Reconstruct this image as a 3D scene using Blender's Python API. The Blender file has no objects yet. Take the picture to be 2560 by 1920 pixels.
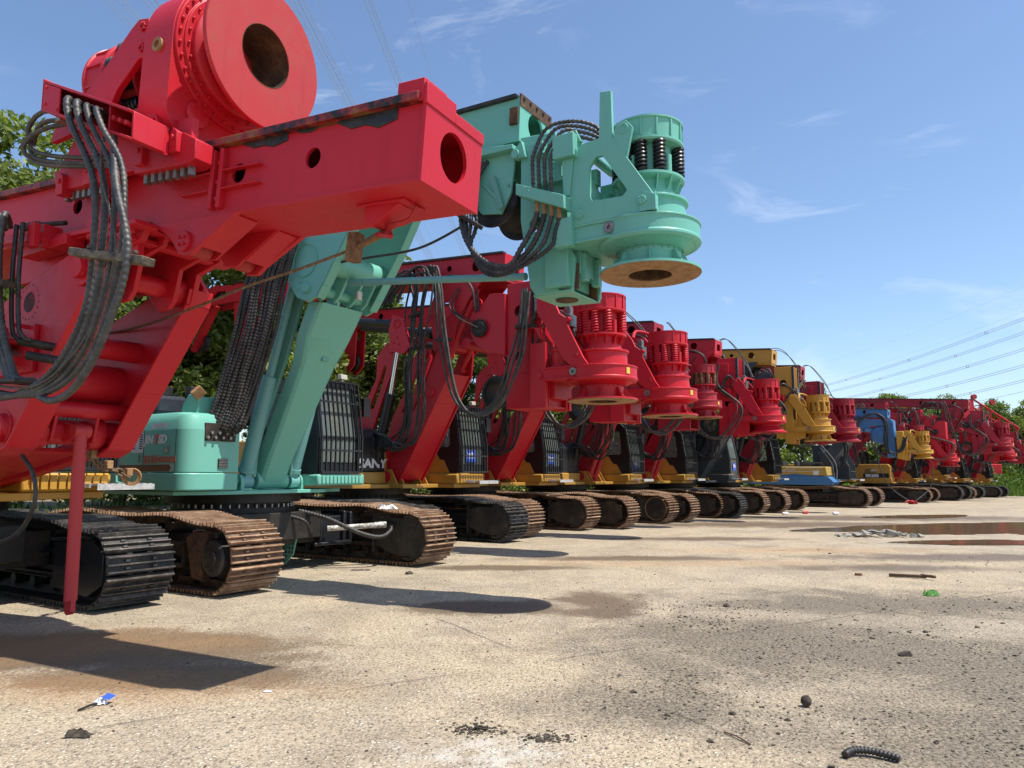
import bpy, math, random
from mathutils import Vector, Matrix
PI = math.pi
scene = bpy.context.scene
COL = scene.collection
rnd = random.Random(7)

# ------------------------------------------------------------------ materials
def nt_new(name):
    m = bpy.data.materials.new(name); m.use_nodes = True
    nt = m.node_tree; nt.nodes.clear()
    out = nt.nodes.new('ShaderNodeOutputMaterial')
    return m, nt, out
def nd(nt, typ, **kw):
    n = nt.nodes.new(typ)
    for k, v in kw.items():
        if k.startswith('i_'):
            key = k[2:]
            n.inputs[int(key) if key.isdigit() else key.replace('_', ' ')].default_value = v
        else: setattr(n, k, v)
    return n
def ramp(nt, stops, interp='LINEAR'):
    r = nt.nodes.new('ShaderNodeValToRGB'); r.color_ramp.interpolation = interp
    e = r.color_ramp.elements
    while len(e) < len(stops): e.new(.5)
    for i, (p, c) in enumerate(stops):
        e[i].position = p; e[i].color = (c[0], c[1], c[2], 1) if isinstance(c, (tuple, list)) else (c, c, c, 1)
    return r
def mix(nt, fac, a, b, mode='MIX'):
    m = nt.nodes.new('ShaderNodeMix'); m.data_type = 'RGBA'; m.blend_type = mode
    for sock, v in ((m.inputs[0], fac), (m.inputs[6], a), (m.inputs[7], b)):
        if hasattr(v, 'is_linked') or hasattr(v, 'links'): nt.links.new(v, sock)
        elif isinstance(v, (tuple, list)): sock.default_value = (v[0], v[1], v[2], 1)
        else: sock.default_value = v
    return m.outputs[2]
def noise(nt, vec, scale, detail=5, rough=.55, dist=0):
    n = nd(nt, 'ShaderNodeTexNoise'); n.inputs['Scale'].default_value = scale
    n.inputs['Detail'].default_value = detail; n.inputs['Roughness'].default_value = rough
    n.inputs['Distortion'].default_value = dist
    nt.links.new(vec, n.inputs['Vector']); return n.outputs['Fac']

def paint(name, col, rough=.38, dust=.35, dustcol=None, chips=.0, chipcol=(.09, .045, .025), metal=0., coat=.15, scale=1.):
    m, nt, out = nt_new(name); L = nt.links
    b = nd(nt, 'ShaderNodeBsdfPrincipled'); L.new(b.outputs[0], out.inputs[0])
    tc = nd(nt, 'ShaderNodeTexCoord'); v = tc.outputs['Object']
    n1 = noise(nt, v, 1.7 * scale, 6, .6); n2 = noise(nt, v, 9 * scale, 8, .7, .4); n3 = noise(nt, v, 38 * scale, 6, .7)
    dc = dustcol or tuple(min(1, c * .55 + .06) for c in col)
    r1 = ramp(nt, [(.42, 0), (.72, 1)]); L.new(n1, r1.inputs[0])
    r2 = ramp(nt, [(.4, 0), (.75, 1)]); L.new(n2, r2.inputs[0])
    mm = nd(nt, 'ShaderNodeMath', operation='MULTIPLY'); L.new(r1.outputs[0], mm.inputs[0]); L.new(r2.outputs[0], mm.inputs[1])
    m2 = nd(nt, 'ShaderNodeMath', operation='MULTIPLY'); L.new(mm.outputs[0], m2.inputs[0]); m2.inputs[1].default_value = dust
    # vertical streaks of grime
    mp = nd(nt, 'ShaderNodeMapping'); mp.inputs['Scale'].default_value = (14, 14, .7); L.new(v, mp.inputs[0])
    ns = noise(nt, mp.outputs[0], 1.0, 4, .6); rs = ramp(nt, [(.56, 0), (.8, 1)]); L.new(ns, rs.inputs[0])
    m3 = nd(nt, 'ShaderNodeMath', operation='MULTIPLY'); L.new(rs.outputs[0], m3.inputs[0]); m3.inputs[1].default_value = dust * .5
    c = mix(nt, m2.outputs[0], col, dc)
    c = mix(nt, m3.outputs[0], c, tuple(x * .62 for x in col))
    if chips > 0:
        rc = ramp(nt, [(.69 - chips * .12, 0), (.71 - chips * .12, 1)]); L.new(n2, rc.inputs[0])
        rd = ramp(nt, [(.5, 0), (.56, 1)]); L.new(n3, rd.inputs[0])
        mc = nd(nt, 'ShaderNodeMath', operation='MULTIPLY'); L.new(rc.outputs[0], mc.inputs[0]); L.new(rd.outputs[0], mc.inputs[1])
        c = mix(nt, mc.outputs[0], c, chipcol)
    L.new(c, b.inputs['Base Color'])
    rr = nd(nt, 'ShaderNodeMapRange'); rr.inputs[3].default_value = rough - .1; rr.inputs[4].default_value = rough + .22
    L.new(n2, rr.inputs[0]); L.new(rr.outputs[0], b.inputs['Roughness'])
    b.inputs['Metallic'].default_value = metal; b.inputs['Specular IOR Level'].default_value = .38
    b.inputs['Coat Weight'].default_value = coat; b.inputs['Coat Roughness'].default_value = .25
    bp = nd(nt, 'ShaderNodeBump'); bp.inputs['Strength'].default_value = .12; bp.inputs['Distance'].default_value = .01
    L.new(n2, bp.inputs['Height']); L.new(bp.outputs[0], b.inputs['Normal'])
    return m
def twotone(name, c1, c2, scale, lo=.4, hi=.6, rough=.7, metal=0., c3=None, bump=.3, stretch=None):
    m, nt, out = nt_new(name); L = nt.links
    b = nd(nt, 'ShaderNodeBsdfPrincipled'); L.new(b.outputs[0], out.inputs[0])
    tc = nd(nt, 'ShaderNodeTexCoord'); v = tc.outputs['Object']
    if stretch:
        mp = nd(nt, 'ShaderNodeMapping'); mp.inputs['Scale'].default_value = stretch; L.new(v, mp.inputs[0]); v = mp.outputs[0]
    n = noise(nt, v, scale, 8, .68); r = ramp(nt, [(lo, c1), (hi, c2)] if c3 is None else [(lo, c1), ((lo + hi) / 2, c3), (hi, c2)])
    L.new(n, r.inputs[0]); nf = noise(nt, v, scale * 6, 6, .7)
    rf = ramp(nt, [(.3, .72), (.7, 1.15)]); L.new(nf, rf.inputs[0])
    c = mix(nt, 1., r.outputs[0], rf.outputs[0], 'MULTIPLY'); L.new(c, b.inputs['Base Color'])
    b.inputs['Roughness'].default_value = rough; b.inputs['Metallic'].default_value = metal
    bp = nd(nt, 'ShaderNodeBump'); bp.inputs['Strength'].default_value = bump; bp.inputs['Distance'].default_value = .015
    L.new(nf, bp.inputs['Height']); L.new(bp.outputs[0], b.inputs['Normal'])
    return m
def plain(name, col, rough=.5, metal=0., trans=0.):
    m, nt, out = nt_new(name); b = nd(nt, 'ShaderNodeBsdfPrincipled'); nt.links.new(b.outputs[0], out.inputs[0])
    b.inputs['Base Color'].default_value = (*col, 1); b.inputs['Roughness'].default_value = rough
    b.inputs['Metallic'].default_value = metal; b.inputs['Transmission Weight'].default_value = trans
    return m

M = {}
RED = (.52, .009, .022)
M['red'] = paint('red_paint', RED, .42, .6, (.38, .028, .03), .0, coat=.06)
M['red_dull'] = paint('dull_red_paint', (.36, .010, .024), .48, .7, (.24, .035, .035), .15)
M['red_worn'] = paint('red_paint_worn', (.40, .014, .018), .5, .8, (.24, .06, .05), .25)
M['strut'] = paint('faded_red_paint', (.46, .028, .032), .5, .5, (.3, .06, .05), .1)
M['green'] = paint('turquoise_paint', (.155, .455, .355), .38, .35, (.22, .42, .33), .10)
M['green_dull'] = paint('turquoise_paint_dull', (.14, .36, .28), .5, .5, (.15, .27, .23), .12)
M['teal'] = paint('pale_teal_paint', (.17, .40, .38), .45, .6, (.14, .26, .27), .15)
M['yellow'] = paint('yellow_paint', (.52, .27, .03), .42, .4, (.36, .22, .07), .05)
M['ochre'] = paint('ochre_paint', (.42, .22, .035), .45, .5, (.3, .18, .06), .08)
M['blue'] = paint('blue_paint', (.055, .17, .36), .42, .4, (.09, .17, .27), .06)
M['black'] = paint('black_paint', (.012, .013, .016), .35, .8, (.03, .028, .026), .0, coat=.1)
M['dark'] = twotone('greasy_dark_steel', (.012, .011, .010), (.045, .035, .027), 6, .35, .7, .55, .2)
M['slate'] = paint('slate_grey_paint', (.045, .055, .062), .4, .5, (.07, .07, .07))
M['rust_shoe'] = twotone('rusty_track_steel', (.20, .095, .045), (.50, .34, .21), 4, .34, .66, .6, .15, (.34, .20, .115), .5)
M['black_shoe'] = twotone('dark_track_steel', (.05, .046, .043), (.27, .22, .175), 6, .4, .72, .45, .35, (.10, .088, .078), .5)
M['bore'] = twotone('rusty_bore', (.035, .018, .01), (.20, .10, .045), 5, .35, .7, .85, 0, (.09, .045, .022), .6)
M['rust'] = twotone('rust', (.10, .045, .02), (.32, .17, .08), 9, .35, .7, .85, .0, (.2, .10, .045), .6)
M['rust_tan'] = twotone('tan_rusty_plate', (.26, .13, .05), (.42, .27, .14), 7, .35, .7, .8, .0, (.36, .20, .09), .4)
M['rust_dark'] = twotone('dark_rust', (.05, .025, .015), (.2, .11, .05), 6, .35, .7, .9, 0, (.11, .055, .028), .6)
M['rust_plate'] = twotone('dark_rusty_plate', (.05, .028, .017), (.24, .14, .08), 5, .35, .7, .7, .1, (.13, .07, .038), .5)
M['black_plate'] = twotone('dark_plate', (.016, .015, .014), (.085, .075, .063), 6, .4, .75, .6, .2)
M['cover'] = twotone('worn_drive_cover', (.022, .019, .017), (.17, .11, .065), 3, .42, .75, .5, .1, (.05, .043, .038), .2)
M['frame'] = twotone('muddy_track_frame', (.018, .014, .012), (.085, .055, .035), 5, .4, .75, .75, .1)
M['patchy_rail'] = twotone('greasy_rail_with_rust_and_red', (.012, .011, .011), (.22, .11, .025), 3.2, .42, .60, .5, 0, (.30, .02, .02), .4)
M['steel'] = twotone('bare_steel', (.2, .19, .17), (.42, .40, .36), 12, .3, .7, .35, .8)
M['chrome'] = plain('chrome_rod', (.55, .58, .62), .14, 1.)
M['hose'] = twotone('black_hose_rubber', (.018, .017, .016), (.075, .066, .056), 8, .4, .8, .5, 0, None, .2)
M['hose_wrap'] = twotone('spiral_hose_wrap', (.035, .034, .033), (.15, .135, .115), 7, .4, .75, .5, 0, (.07, .066, .06), .2)
M['hose_grey'] = twotone('dusty_hose_rubber', (.05, .045, .04), (.2, .17, .135), 7, .4, .75, .6, 0, (.1, .085, .07), .2)
M['grease'] = twotone('black_greased_rail', (.012, .011, .011), (.055, .045, .032), 10, .35, .7, .35, .1)
M['rope'] = twotone('rusty_wire_rope', (.09, .05, .03), (.3, .18, .09), 30, .35, .7, .8, .2)
M['white'] = paint('white_paint', (.72, .72, .7), .45, .5, (.5, .47, .42))
M['silver'] = twotone('silver_step_metal', (.45, .44, .42), (.72, .71, .69), 6, .35, .7, .5, .3)
M['lamp'] = plain('lamp_lens', (.55, .5, .42), .25)
M['paper'] = plain('white_sticker', (.72, .72, .74), .6)
M['redtext'] = plain('red_lettering', (.62, .05, .03), .5)
M['orangetext'] = plain('faded_red_lettering', (.50, .10, .05), .6)
M['blacktext'] = plain('black_lettering', (.015, .015, .016), .5)
M['greytext'] = plain('grey_lettering', (.5, .5, .5), .5)
M['bluesign'] = plain('blue_card', (.03, .10, .58), .45)
M['sunlit_glass'] = plain('sunlit_windscreen', (.24, .28, .26), .10, 0, .55)  # pale base colour stands in for sunlit reflection on the windscreen
M['yellowtag'] = plain('yellow_tag', (.7, .5, .08), .5)
M['brown'] = paint('brown_stripe', (.10, .03, .012), .5, .5)
M['navy'] = twotone('dark_blue_tarp', (.012, .016, .03), (.03, .036, .055), 5, .3, .7, .85)
m, nt, out = nt_new('cab_glass'); M['glass'] = m
b = nd(nt, 'ShaderNodeBsdfPrincipled'); nt.links.new(b.outputs[0], out.inputs[0])
b.inputs['Base Color'].default_value = (.75, .82, .8, 1); b.inputs['Roughness'].default_value = .06; b.inputs['Transmission Weight'].default_value = .9
b.inputs['IOR'].default_value = 1.1; b.inputs['Specular IOR Level'].default_value = .9

# ------------------------------------------------------------------ mesh builder
class MB:
    def __init__(s, mat=None): s.v = []; s.f = []; s.T = mat or Matrix.Identity(4)
    def add(s, vs, fs):
        o = len(s.v); T = s.T
        s.v += [tuple(T @ Vector(p)) for p in vs]; s.f += [tuple(i + o for i in f) for f in fs]; return s
    def box(s, x0, x1, y0, y1, z0, z1):
        vs = [(x0, y0, z0), (x1, y0, z0), (x1, y1, z0), (x0, y1, z0), (x0, y0, z1), (x1, y0, z1), (x1, y1, z1), (x0, y1, z1)]
        return s.add(vs, [(0, 3, 2, 1), (4, 5, 6, 7), (0, 1, 5, 4), (1, 2, 6, 5), (2, 3, 7, 6), (3, 0, 4, 7)])
    def prism(s, poly, x0, x1):                       # outline in (y, z), swept from x0 to x1
        n = len(poly); a = sum(poly[i][0] * poly[(i + 1) % n][1] - poly[(i + 1) % n][0] * poly[i][1] for i in range(n))
        if a < 0: poly = poly[::-1]
        vs = [(x0, y, z) for y, z in poly] + [(x1, y, z) for y, z in poly]
        fs = [tuple(range(n - 1, -1, -1)), tuple(range(n, 2 * n))] + [(i, (i + 1) % n, n + (i + 1) % n, n + i) for i in range(n)]
        return s.add(vs, fs)
    def vprism(s, poly, z0, z1):                      # outline in (x, y), swept in z
        n = len(poly); a = sum(poly[i][0] * poly[(i + 1) % n][1] - poly[(i + 1) % n][0] * poly[i][1] for i in range(n))
        if a < 0: poly = poly[::-1]
        vs = [(x, y, z0) for x, y in poly] + [(x, y, z1) for x, y in poly]
        fs = [tuple(range(n - 1, -1, -1)), tuple(range(n, 2 * n))] + [(i, (i + 1) % n, n + (i + 1) % n, n + i) for i in range(n)]
        return s.add(vs, fs)
    def holed(s, poly, hole, x0, x1):                 # like prism with one hole given as a polygon with same vertex order density
        n = len(poly); k = len(hole)
        cx = sum(p[0] for p in hole) / k; cz = sum(p[1] for p in hole) / k
        ang = lambda p: math.atan2(p[1] - cz, p[0] - cx)
        po = sorted(poly, key=ang)
        def castp(a):
            dx, dz = math.cos(a), math.sin(a); best = None
            for i in range(n):
                (ax, az), (bx, bz) = poly[i], poly[(i + 1) % n]
                ex, ez = bx - ax, bz - az; den = dx * ez - dz * ex
                if abs(den) < 1e-9: continue
                t = ((ax - cx) * ez - (az - cz) * ex) / den; u = ((ax - cx) * dz - (az - cz) * dx) / den
                if t > 0 and -1e-6 <= u <= 1 + 1e-6 and (best is None or t < best): best = t
            return (cx + dx * best, cz + dz * best)
        angs = sorted(set([round(ang(p), 5) for p in poly] + [round(ang(p), 5) for p in hole]))
        def casth(a):
            dx, dz = math.cos(a), math.sin(a); best = None
            for i in range(k):
                (ax, az), (bx, bz) = hole[i], hole[(i + 1) % k]
                ex, ez = bx - ax, bz - az; den = dx * ez - dz * ex
                if abs(den) < 1e-9: continue
                t = ((ax - cx) * ez - (az - cz) * ex) / den; u = ((ax - cx) * dz - (az - cz) * dx) / den
                if t > 0 and -1e-6 <= u <= 1 + 1e-6 and (best is None or t < best): best = t
            return (cx + dx * best, cz + dz * best)
        O = [castp(a) for a in angs]; H = [casth(a) for a in angs]; m = len(angs)
        vs = [(x0, *p) for p in O] + [(x0, *p) for p in H] + [(x1, *p) for p in O] + [(x1, *p) for p in H]
        fs = []
        for i in range(m):
            j = (i + 1) % m
            fs += [(i, m + i, m + j, j), (2 * m + i, 2 * m + j, 3 * m + j, 3 * m + i), (i, j, 2 * m + j, 2 * m + i), (m + i, 3 * m + i, 3 * m + j, m + j)]
        return s.add(vs, fs)
    def frames(s, p0, p1):
        d = (Vector(p1) - Vector(p0)); L = d.length; d.normalize()
        u = d.orthogonal().normalized(); w = d.cross(u); return d, u, w, L
    def cyl(s, p0, p1, r, n=16, r2=None, cap=True):
        d, u, w, L = s.frames(p0, p1); r2 = r if r2 is None else r2; p0 = Vector(p0); p1 = Vector(p1)
        vs = []
        for i in range(n):
            a = 2 * PI * i / n; q = u * math.cos(a) + w * math.sin(a); vs += [p0 + q * r, p1 + q * r2]
        fs = [(2 * i, 2 * ((i + 1) % n), 2 * ((i + 1) % n) + 1, 2 * i + 1) for i in range(n)]
        if cap: fs += [tuple(2 * i for i in range(n - 1, -1, -1)), tuple(2 * i + 1 for i in range(n))]
        return s.add(vs, fs)
    def ring(s, p0, p1, ro, ri, n=32):                # hollow cylinder
        return s.lathe([(ri, 0), (ro, 0), (ro, (Vector(p1) - Vector(p0)).length), (ri, (Vector(p1) - Vector(p0)).length)], p0, p1, n, True)
    def lathe(s, prof, p0=(0, 0, 0), p1=(0, 0, 1), n=32, closed=False, a0=0, a1=2 * PI):
        d, u, w, L = s.frames(p0, p1); p0 = Vector(p0); k = len(prof); vs = []; full = abs(a1 - a0 - 2 * PI) < 1e-6
        m = n if full else n + 1
        for i in range(m):
            a = a0 + (a1 - a0) * i / n; q = u * math.cos(a) + w * math.sin(a)
            vs += [p0 + q * r + d * h for r, h in prof]
        fs = []; ke = k if closed else k - 1
        for i in range(n):
            j = (i + 1) % m
            for t in range(ke):
                t2 = (t + 1) % k; fs.append((i * k + t, j * k + t, j * k + t2, i * k + t2))
        return s.add(vs, fs)
    def bar(s, p0, p1, w, h, up=(0, 0, 1)):           # rectangular bar between two points
        p0 = Vector(p0); p1 = Vector(p1); d = (p1 - p0).normalized(); up = Vector(up)
        sd = d.cross(up)
        if sd.length < 1e-4: sd = d.cross(Vector((1, 0, 0)))
        sd.normalize(); up = sd.cross(d); sd *= w / 2; up *= h / 2
        vs = [p0 - sd - up, p0 + sd - up, p0 + sd + up, p0 - sd + up, p1 - sd - up, p1 + sd - up, p1 + sd + up, p1 - sd + up]
        return s.add(vs, [(3, 2, 1, 0), (4, 5, 6, 7), (0, 1, 5, 4), (1, 2, 6, 5), (2, 3, 7, 6), (3, 0, 4, 7)])
    def tube(s, pts, r, n=8, step=None, rib=0., pitch=.05, smooth=True):
        P = spline(pts, step or .08) if smooth else [Vector(p) for p in pts]
        if rib: P = resample(P, pitch / 4)
        u = None; vs = []; m = len(P)
        for i, p in enumerate(P):
            d = (P[min(i + 1, m - 1)] - P[max(i - 1, 0)]).normalized()
            u = d.orthogonal().normalized() if u is None else (u - d * u.dot(d)).normalized()
            w = d.cross(u); rr = r * (1 - rib if rib and i % 4 > 1 else 1)
            for k in range(n):
                a = 2 * PI * k / n; vs.append(p + (u * math.cos(a) + w * math.sin(a)) * rr)
        fs = []
        for i in range(m - 1):
            for k in range(n):
                k2 = (k + 1) % n; fs.append((i * n + k, i * n + k2, (i + 1) * n + k2, (i + 1) * n + k))
        fs += [tuple(range(n - 1, -1, -1)), tuple(range((m - 1) * n, m * n))]
        return s.add(vs, fs)
    def helix(s, c, r, h, wire, turns, n=5, seg=14):
        pts = []
        for i in range(int(turns * seg) + 1):
            a = 2 * PI * i / seg; pts.append(Vector((c[0] + r * math.cos(a), c[1] + r * math.sin(a), c[2] + h * i / (turns * seg))))
        return s.tube(pts, wire, n, smooth=False)
    def bolts(s, c, d, r, k, br, bh, a0=0, n=6):      # bolt heads on a circle
        dd, u, w, L = s.frames(c, Vector(c) + Vector(d)); c = Vector(c)
        for i in range(k):
            a = a0 + 2 * PI * i / k; p = c + (u * math.cos(a) + w * math.sin(a)) * r
            s.cyl(p, p + dd * bh, br, n)
        return s
    def build(s, name, mat, parent=None, smooth=35, bevel=0):
        me = bpy.data.meshes.new(name); me.from_pydata([tuple(v) for v in s.v], [], s.f); me.validate(); me.update()
        if smooth:
            me.polygons.foreach_set('use_smooth', [True] * len(me.polygons)); me.set_sharp_from_angle(angle=math.radians(smooth))
        me.materials.append(mat if not isinstance(mat, str) else M[mat])
        o = bpy.data.objects.new(name, me); COL.objects.link(o)
        if parent: o.parent = parent
        if bevel:
            bv = o.modifiers.new('edge', 'BEVEL'); bv.width = bevel; bv.segments = 2; bv.limit_method = 'ANGLE'; bv.angle_limit = math.radians(40); bv.harden_normals = False
        return o
def spline(pts, step):
    P = [Vector(p) for p in pts]; out = []
    for i in range(len(P) - 1):
        a, b, c, d = P[max(i - 1, 0)], P[i], P[i + 1], P[min(i + 2, len(P) - 1)]
        k = max(2, int((c - b).length / step))
        for j in range(k):
            t = j / k; out.append(.5 * ((2 * b) + (c - a) * t + (2 * a - 5 * b + 4 * c - d) * t * t + (3 * b - a - 3 * c + d) * t ** 3))
    out.append(P[-1]); return out
def resample(P, st):
    out = [P[0].copy()]; acc = 0.; nxt = st
    for i in range(len(P) - 1):
        d = P[i + 1] - P[i]; L = d.length
        while acc + L >= nxt and L > 0: out.append(P[i] + d * ((nxt - acc) / L)); nxt += st
        acc += L
    return out
def circ(cy, cz, r, n=20, ry=None, a0=0): return [(cy + (ry or r) * math.cos(a0 + 2 * PI * i / n), cz + r * math.sin(a0 + 2 * PI * i / n)) for i in range(n)]
def rrect(y0, y1, z0, z1, r=.06, n=4):
    o = []
    for cy, cz, a in ((y1 - r, z1 - r, 0), (y0 + r, z1 - r, PI / 2), (y0 + r, z0 + r, PI), (y1 - r, z0 + r, 1.5 * PI)):
        o += [(cy + r * math.cos(a + PI / 2 * i / n), cz + r * math.sin(a + PI / 2 * i / n)) for i in range(n + 1)]
    return o
def tag(o, label=None, cat=None, group=None, kind=None):
    if label: o['label'] = label
    if cat: o['category'] = cat
    if group: o['group'] = group
    if kind: o['kind'] = kind
    return o
def empty(name, loc=(0, 0, 0), rz=0, sc=1):
    o = bpy.data.objects.new(name, None); COL.objects.link(o); o.location = loc; o.rotation_euler = (0, 0, math.radians(rz)); o.scale = (sc, sc, sc)
    o.empty_display_size = .3; return o
def kids(o): return [c for c in bpy.data.objects if c.parent == o]
def copy_tree(o, parent=None):
    c = o.copy(); COL.objects.link(c)
    if parent: c.parent = parent
    for k in CH.get(o.name, []): copy_tree(k, c)
    return c
CH = {}
def index_children():
    CH.clear()
    for o in bpy.data.objects:
        if o.parent: CH.setdefault(o.parent.name, []).append(o)
def recolor(o, mp):
    for k in [o] + [c for c in o.children_recursive]:
        if k.type == 'MESH' and k.material_slots and k.material_slots[0].material:
            n = k.material_slots[0].material.name
            if n in mp:
                k.material_slots[0].link = 'OBJECT'; k.material_slots[0].material = mp[n]
def text(name, body, size, loc, rot, mat, parent, ext=.004, sx=1., bold=0, shear=0, align='LEFT'):
    cu = bpy.data.curves.new(name, 'FONT'); cu.body = body; cu.size = size; cu.extrude = ext; cu.align_x = align; cu.shear = shear; cu.offset = bold
    t = bpy.data.objects.new(name + '_source', cu); COL.objects.link(t)
    dg = bpy.context.evaluated_depsgraph_get(); me = bpy.data.meshes.new_from_object(t.evaluated_get(dg)); me.name = name
    bpy.data.objects.remove(t); bpy.data.curves.remove(cu)
    T = Matrix.Translation(loc) @ rot.to_4x4() @ Matrix.Diagonal((sx, 1, 1, 1)); me.transform(T)
    me.materials.clear(); me.materials.append(M[mat] if isinstance(mat, str) else mat)
    o = bpy.data.objects.new(name, me); COL.objects.link(o); o.parent = parent; return o
# reading direction left to right as seen from the side that faces -x, and from the front (-y)
ROT_SIDE = Matrix(((0, 0, -1), (-1, 0, 0), (0, 1, 0)))
ROT_FRONT = Matrix(((1, 0, 0), (0, 0, -1), (0, 1, 0)))
# ------------------------------------------------------------------ rig parts (local frame: front is -y, +x is the cab side, z up)
AX = Matrix(((0, -1, 0, 0), (1, 0, 0, 0), (0, 0, 1, 0), (0, 0, 0, 1)))      # turns an x-swept outline into a y-swept one
def rotx(deg, piv):
    p = Vector(piv); return Matrix.Translation(p) @ Matrix.Rotation(math.radians(deg), 4, 'X') @ Matrix.Translation(-p)

def track_path(yf, yr, r=.40, zc=.47):
    pts = []
    for i in range(15):
        a = -PI / 2 - PI * i / 14; pts.append((yf + r * math.cos(a), zc + r * math.sin(a)))
    L = yr - yf
    ctl = [(.08, zc + r + .01), (.22, zc + r + .10), (.40, zc + r + .075), (.55, zc + r + .085), (.72, zc + r + .115), (.90, zc + r + .02)]
    P = spline([(0, yf, zc + r)] + [(0, yf + L * t, z) for t, z in ctl] + [(0, yr, zc + r)], .08)
    pts += [(p.y, p.z) for p in P[1:-1]]
    for i in range(15):
        a = PI / 2 - PI * i / 14; pts.append((yr + r * math.cos(a), zc + r * math.sin(a)))
    n = 30
    pts += [(yr + (yf - yr) * i / n, zc - r) for i in range(1, n)]
    return pts
PLATE = {M['rust_shoe'].name: M['rust_plate'], M['black_shoe'].name: M['black_plate']}
def make_track(root, xc, mat, yf=-2.6, yr=2.6, w=.8, style='cover', detail=True, fmat='frame'):
    P = [Vector((0, a, b)) for a, b in track_path(yf, yr)]; P.append(P[0])
    tot = sum((P[i + 1] - P[i]).length for i in range(len(P) - 1)); n = round(tot / .228); st = tot / n
    Q = resample(P, st)[:n]; mb = MB(); lug = []
    for i in range(n):
        p = Q[i]; t = (Q[(i + 1) % n] - Q[i - 1]).normalized(); o = Vector((0, t.z, -t.y))   # outward normal
        if (p + o * .1 - Vector((0, (yf + yr) / 2, .47))).length < (p - o * .1 - Vector((0, (yf + yr) / 2, .47))).length: o = -o
        def quadbar(a0, a1, h0, h1, x0=-w / 2, x1=w / 2, ch=0.):
            vs = []
            for x in (xc + x0, xc + x1):
                for a, h in ((a0, h0), (a1, h0), (a1 - ch, h1), (a0 + ch, h1)):
                    q = p + t * a + o * h; vs.append((x, q.y, q.z))
            mb.add(vs, [(3, 2, 1, 0), (4, 5, 6, 7), (0, 1, 5, 4), (1, 2, 6, 5), (2, 3, 7, 6), (3, 0, 4, 7)])
        hs = st / 2
        quadbar(-hs + .012, hs - .004, .0, .014)
        for a in ((-hs + .022, -hs + .046), (-.012, .012), (hs - .040, hs - .014)): k0 = len(mb.f); quadbar(a[0], a[1], .014, .056 + rnd.uniform(-.008, .003), ch=.005); lug += range(k0, len(mb.f))
        if detail:
            for sx in (-.19, .13): quadbar(-.055, -.03, .018, .04, sx, sx + .05); quadbar(.03, .055, .018, .04, sx, sx + .05)
        for sx in (-.15, .09): quadbar(-hs, hs, -.10, .0, sx, sx + .06)     # chain links
    nf = len(mb.f); tr = mb.build('crawler_track', PLATE[mat.name], root, 25); tr.data.materials.append(mat)
    if len(tr.data.polygons) == nf:
        for k in lug: tr.data.polygons[k].material_index = 1
    f = MB()
    f.prism([(yf + .42, .28), (yr - .42, .28), (yr - .42, .60), (yr - .9, .72), (0, .74), (yf + .95, .72), (yf + .42, .58)], xc - .19, xc + .19)
    f.box(xc - .30, xc + .30, yf + .75, yr - .75, .30, .36); f.box(xc - .3, xc + .3, yf + .75, yr - .75, .60, .64)
    for y in (-1.5, -.5, .5, 1.5): f.box(xc - .29, xc + .29, y - .02, y + .02, .36, .60)
    for y in (yf + 1.25, yr - 1.25): f.cyl((xc - .2, y, .84), (xc + .2, y, .84), .09, 12)
    for y in (yf, yr):
        f.cyl((xc - .11, y, .47), (xc + .11, y, .47), .36, 28)
        for i in range(20):
            a = 2 * PI * i / 20; f.box(xc - .04, xc + .04, y + .36 * math.cos(a) - .03, y + .36 * math.cos(a) + .03, .47 + .36 * math.sin(a) - .03, .47 + .36 * math.sin(a) + .03)
    f.build('track_frame', fmat, tr, 35)
    for i in range(8 if detail else 0):
        y = yf + .62 + (yr - yf - 1.24) * i / 7
        MB().lathe([(0, 0), (.07, 0), (.07, .05), (.12, .06), (.12, .12), (.09, .13), (.09, .29), (.12, .30), (.12, .36), (.07, .37), (.07, .42), (0, .42)], (xc - .21, y, .2), (xc + .21, y, .2), 16).build('roller', fmat, tr)
    c = MB(); xs = xc - .33
    if style == 'cover':                                            # teardrop gear cover with a rim
        pol = [(yf + .02 + .33 * math.cos(a), .47 + .33 * math.sin(a)) for a in [math.radians(105 + i * 12.5) for i in range(13)]] + [(yf + .42, .20), (yf + .78, .33), (yf + .78, .74), (yf + .5, .80)]
        c.prism(pol, xs, xs + .2)
        out = [(yf + .02 + .355 * math.cos(a), .47 + .355 * math.sin(a)) for a in [math.radians(75 + i * 12.5) for i in range(18)]]
        for i in range(len(out) - 1): c.bar((xs + .06, *out[i]), (xs + .06, *out[i + 1]), .05, .15, (1, 0, 0))
        c.box(xs - .03, xs + .2, yf + .78, yf + .83, .2, .82)
        for i in range(7): c.cyl((xs - .012, yf + .02 + .28 * math.cos(math.radians(100 + i * 27)), .47 + .28 * math.sin(math.radians(100 + i * 27))), (xs, yf + .02 + .28 * math.cos(math.radians(100 + i * 27)), .47 + .28 * math.sin(math.radians(100 + i * 27))), .014, 6)
        c.build('drive_cover', 'cover', tr)
    elif style == 'hub':                                            # idler hub with a bracket
        c.lathe([(0, 0), (.09, 0), (.1, .015), (.2, .02), (.23, .05), (.23, .2)], (xs - .06, yf + .02, .47), (xs + .2, yf + .02, .47), 24)
        c.bolts((xs - .045, yf + .02, .47), (-1, 0, 0), .15, 8, .012, .01)
        c.build('drive_cover', 'cover', tr)
        MB().prism([(yf + .18, .78), (yf + .5, .80), (yf + .66, .7), (yf + .5, .2), (yf + .25, .16), (yf + .3, .4)], xs + .01, xs + .12).build('idler_bracket', 'rust_dark', tr, bevel=.01)
    elif style == 'round':
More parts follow.
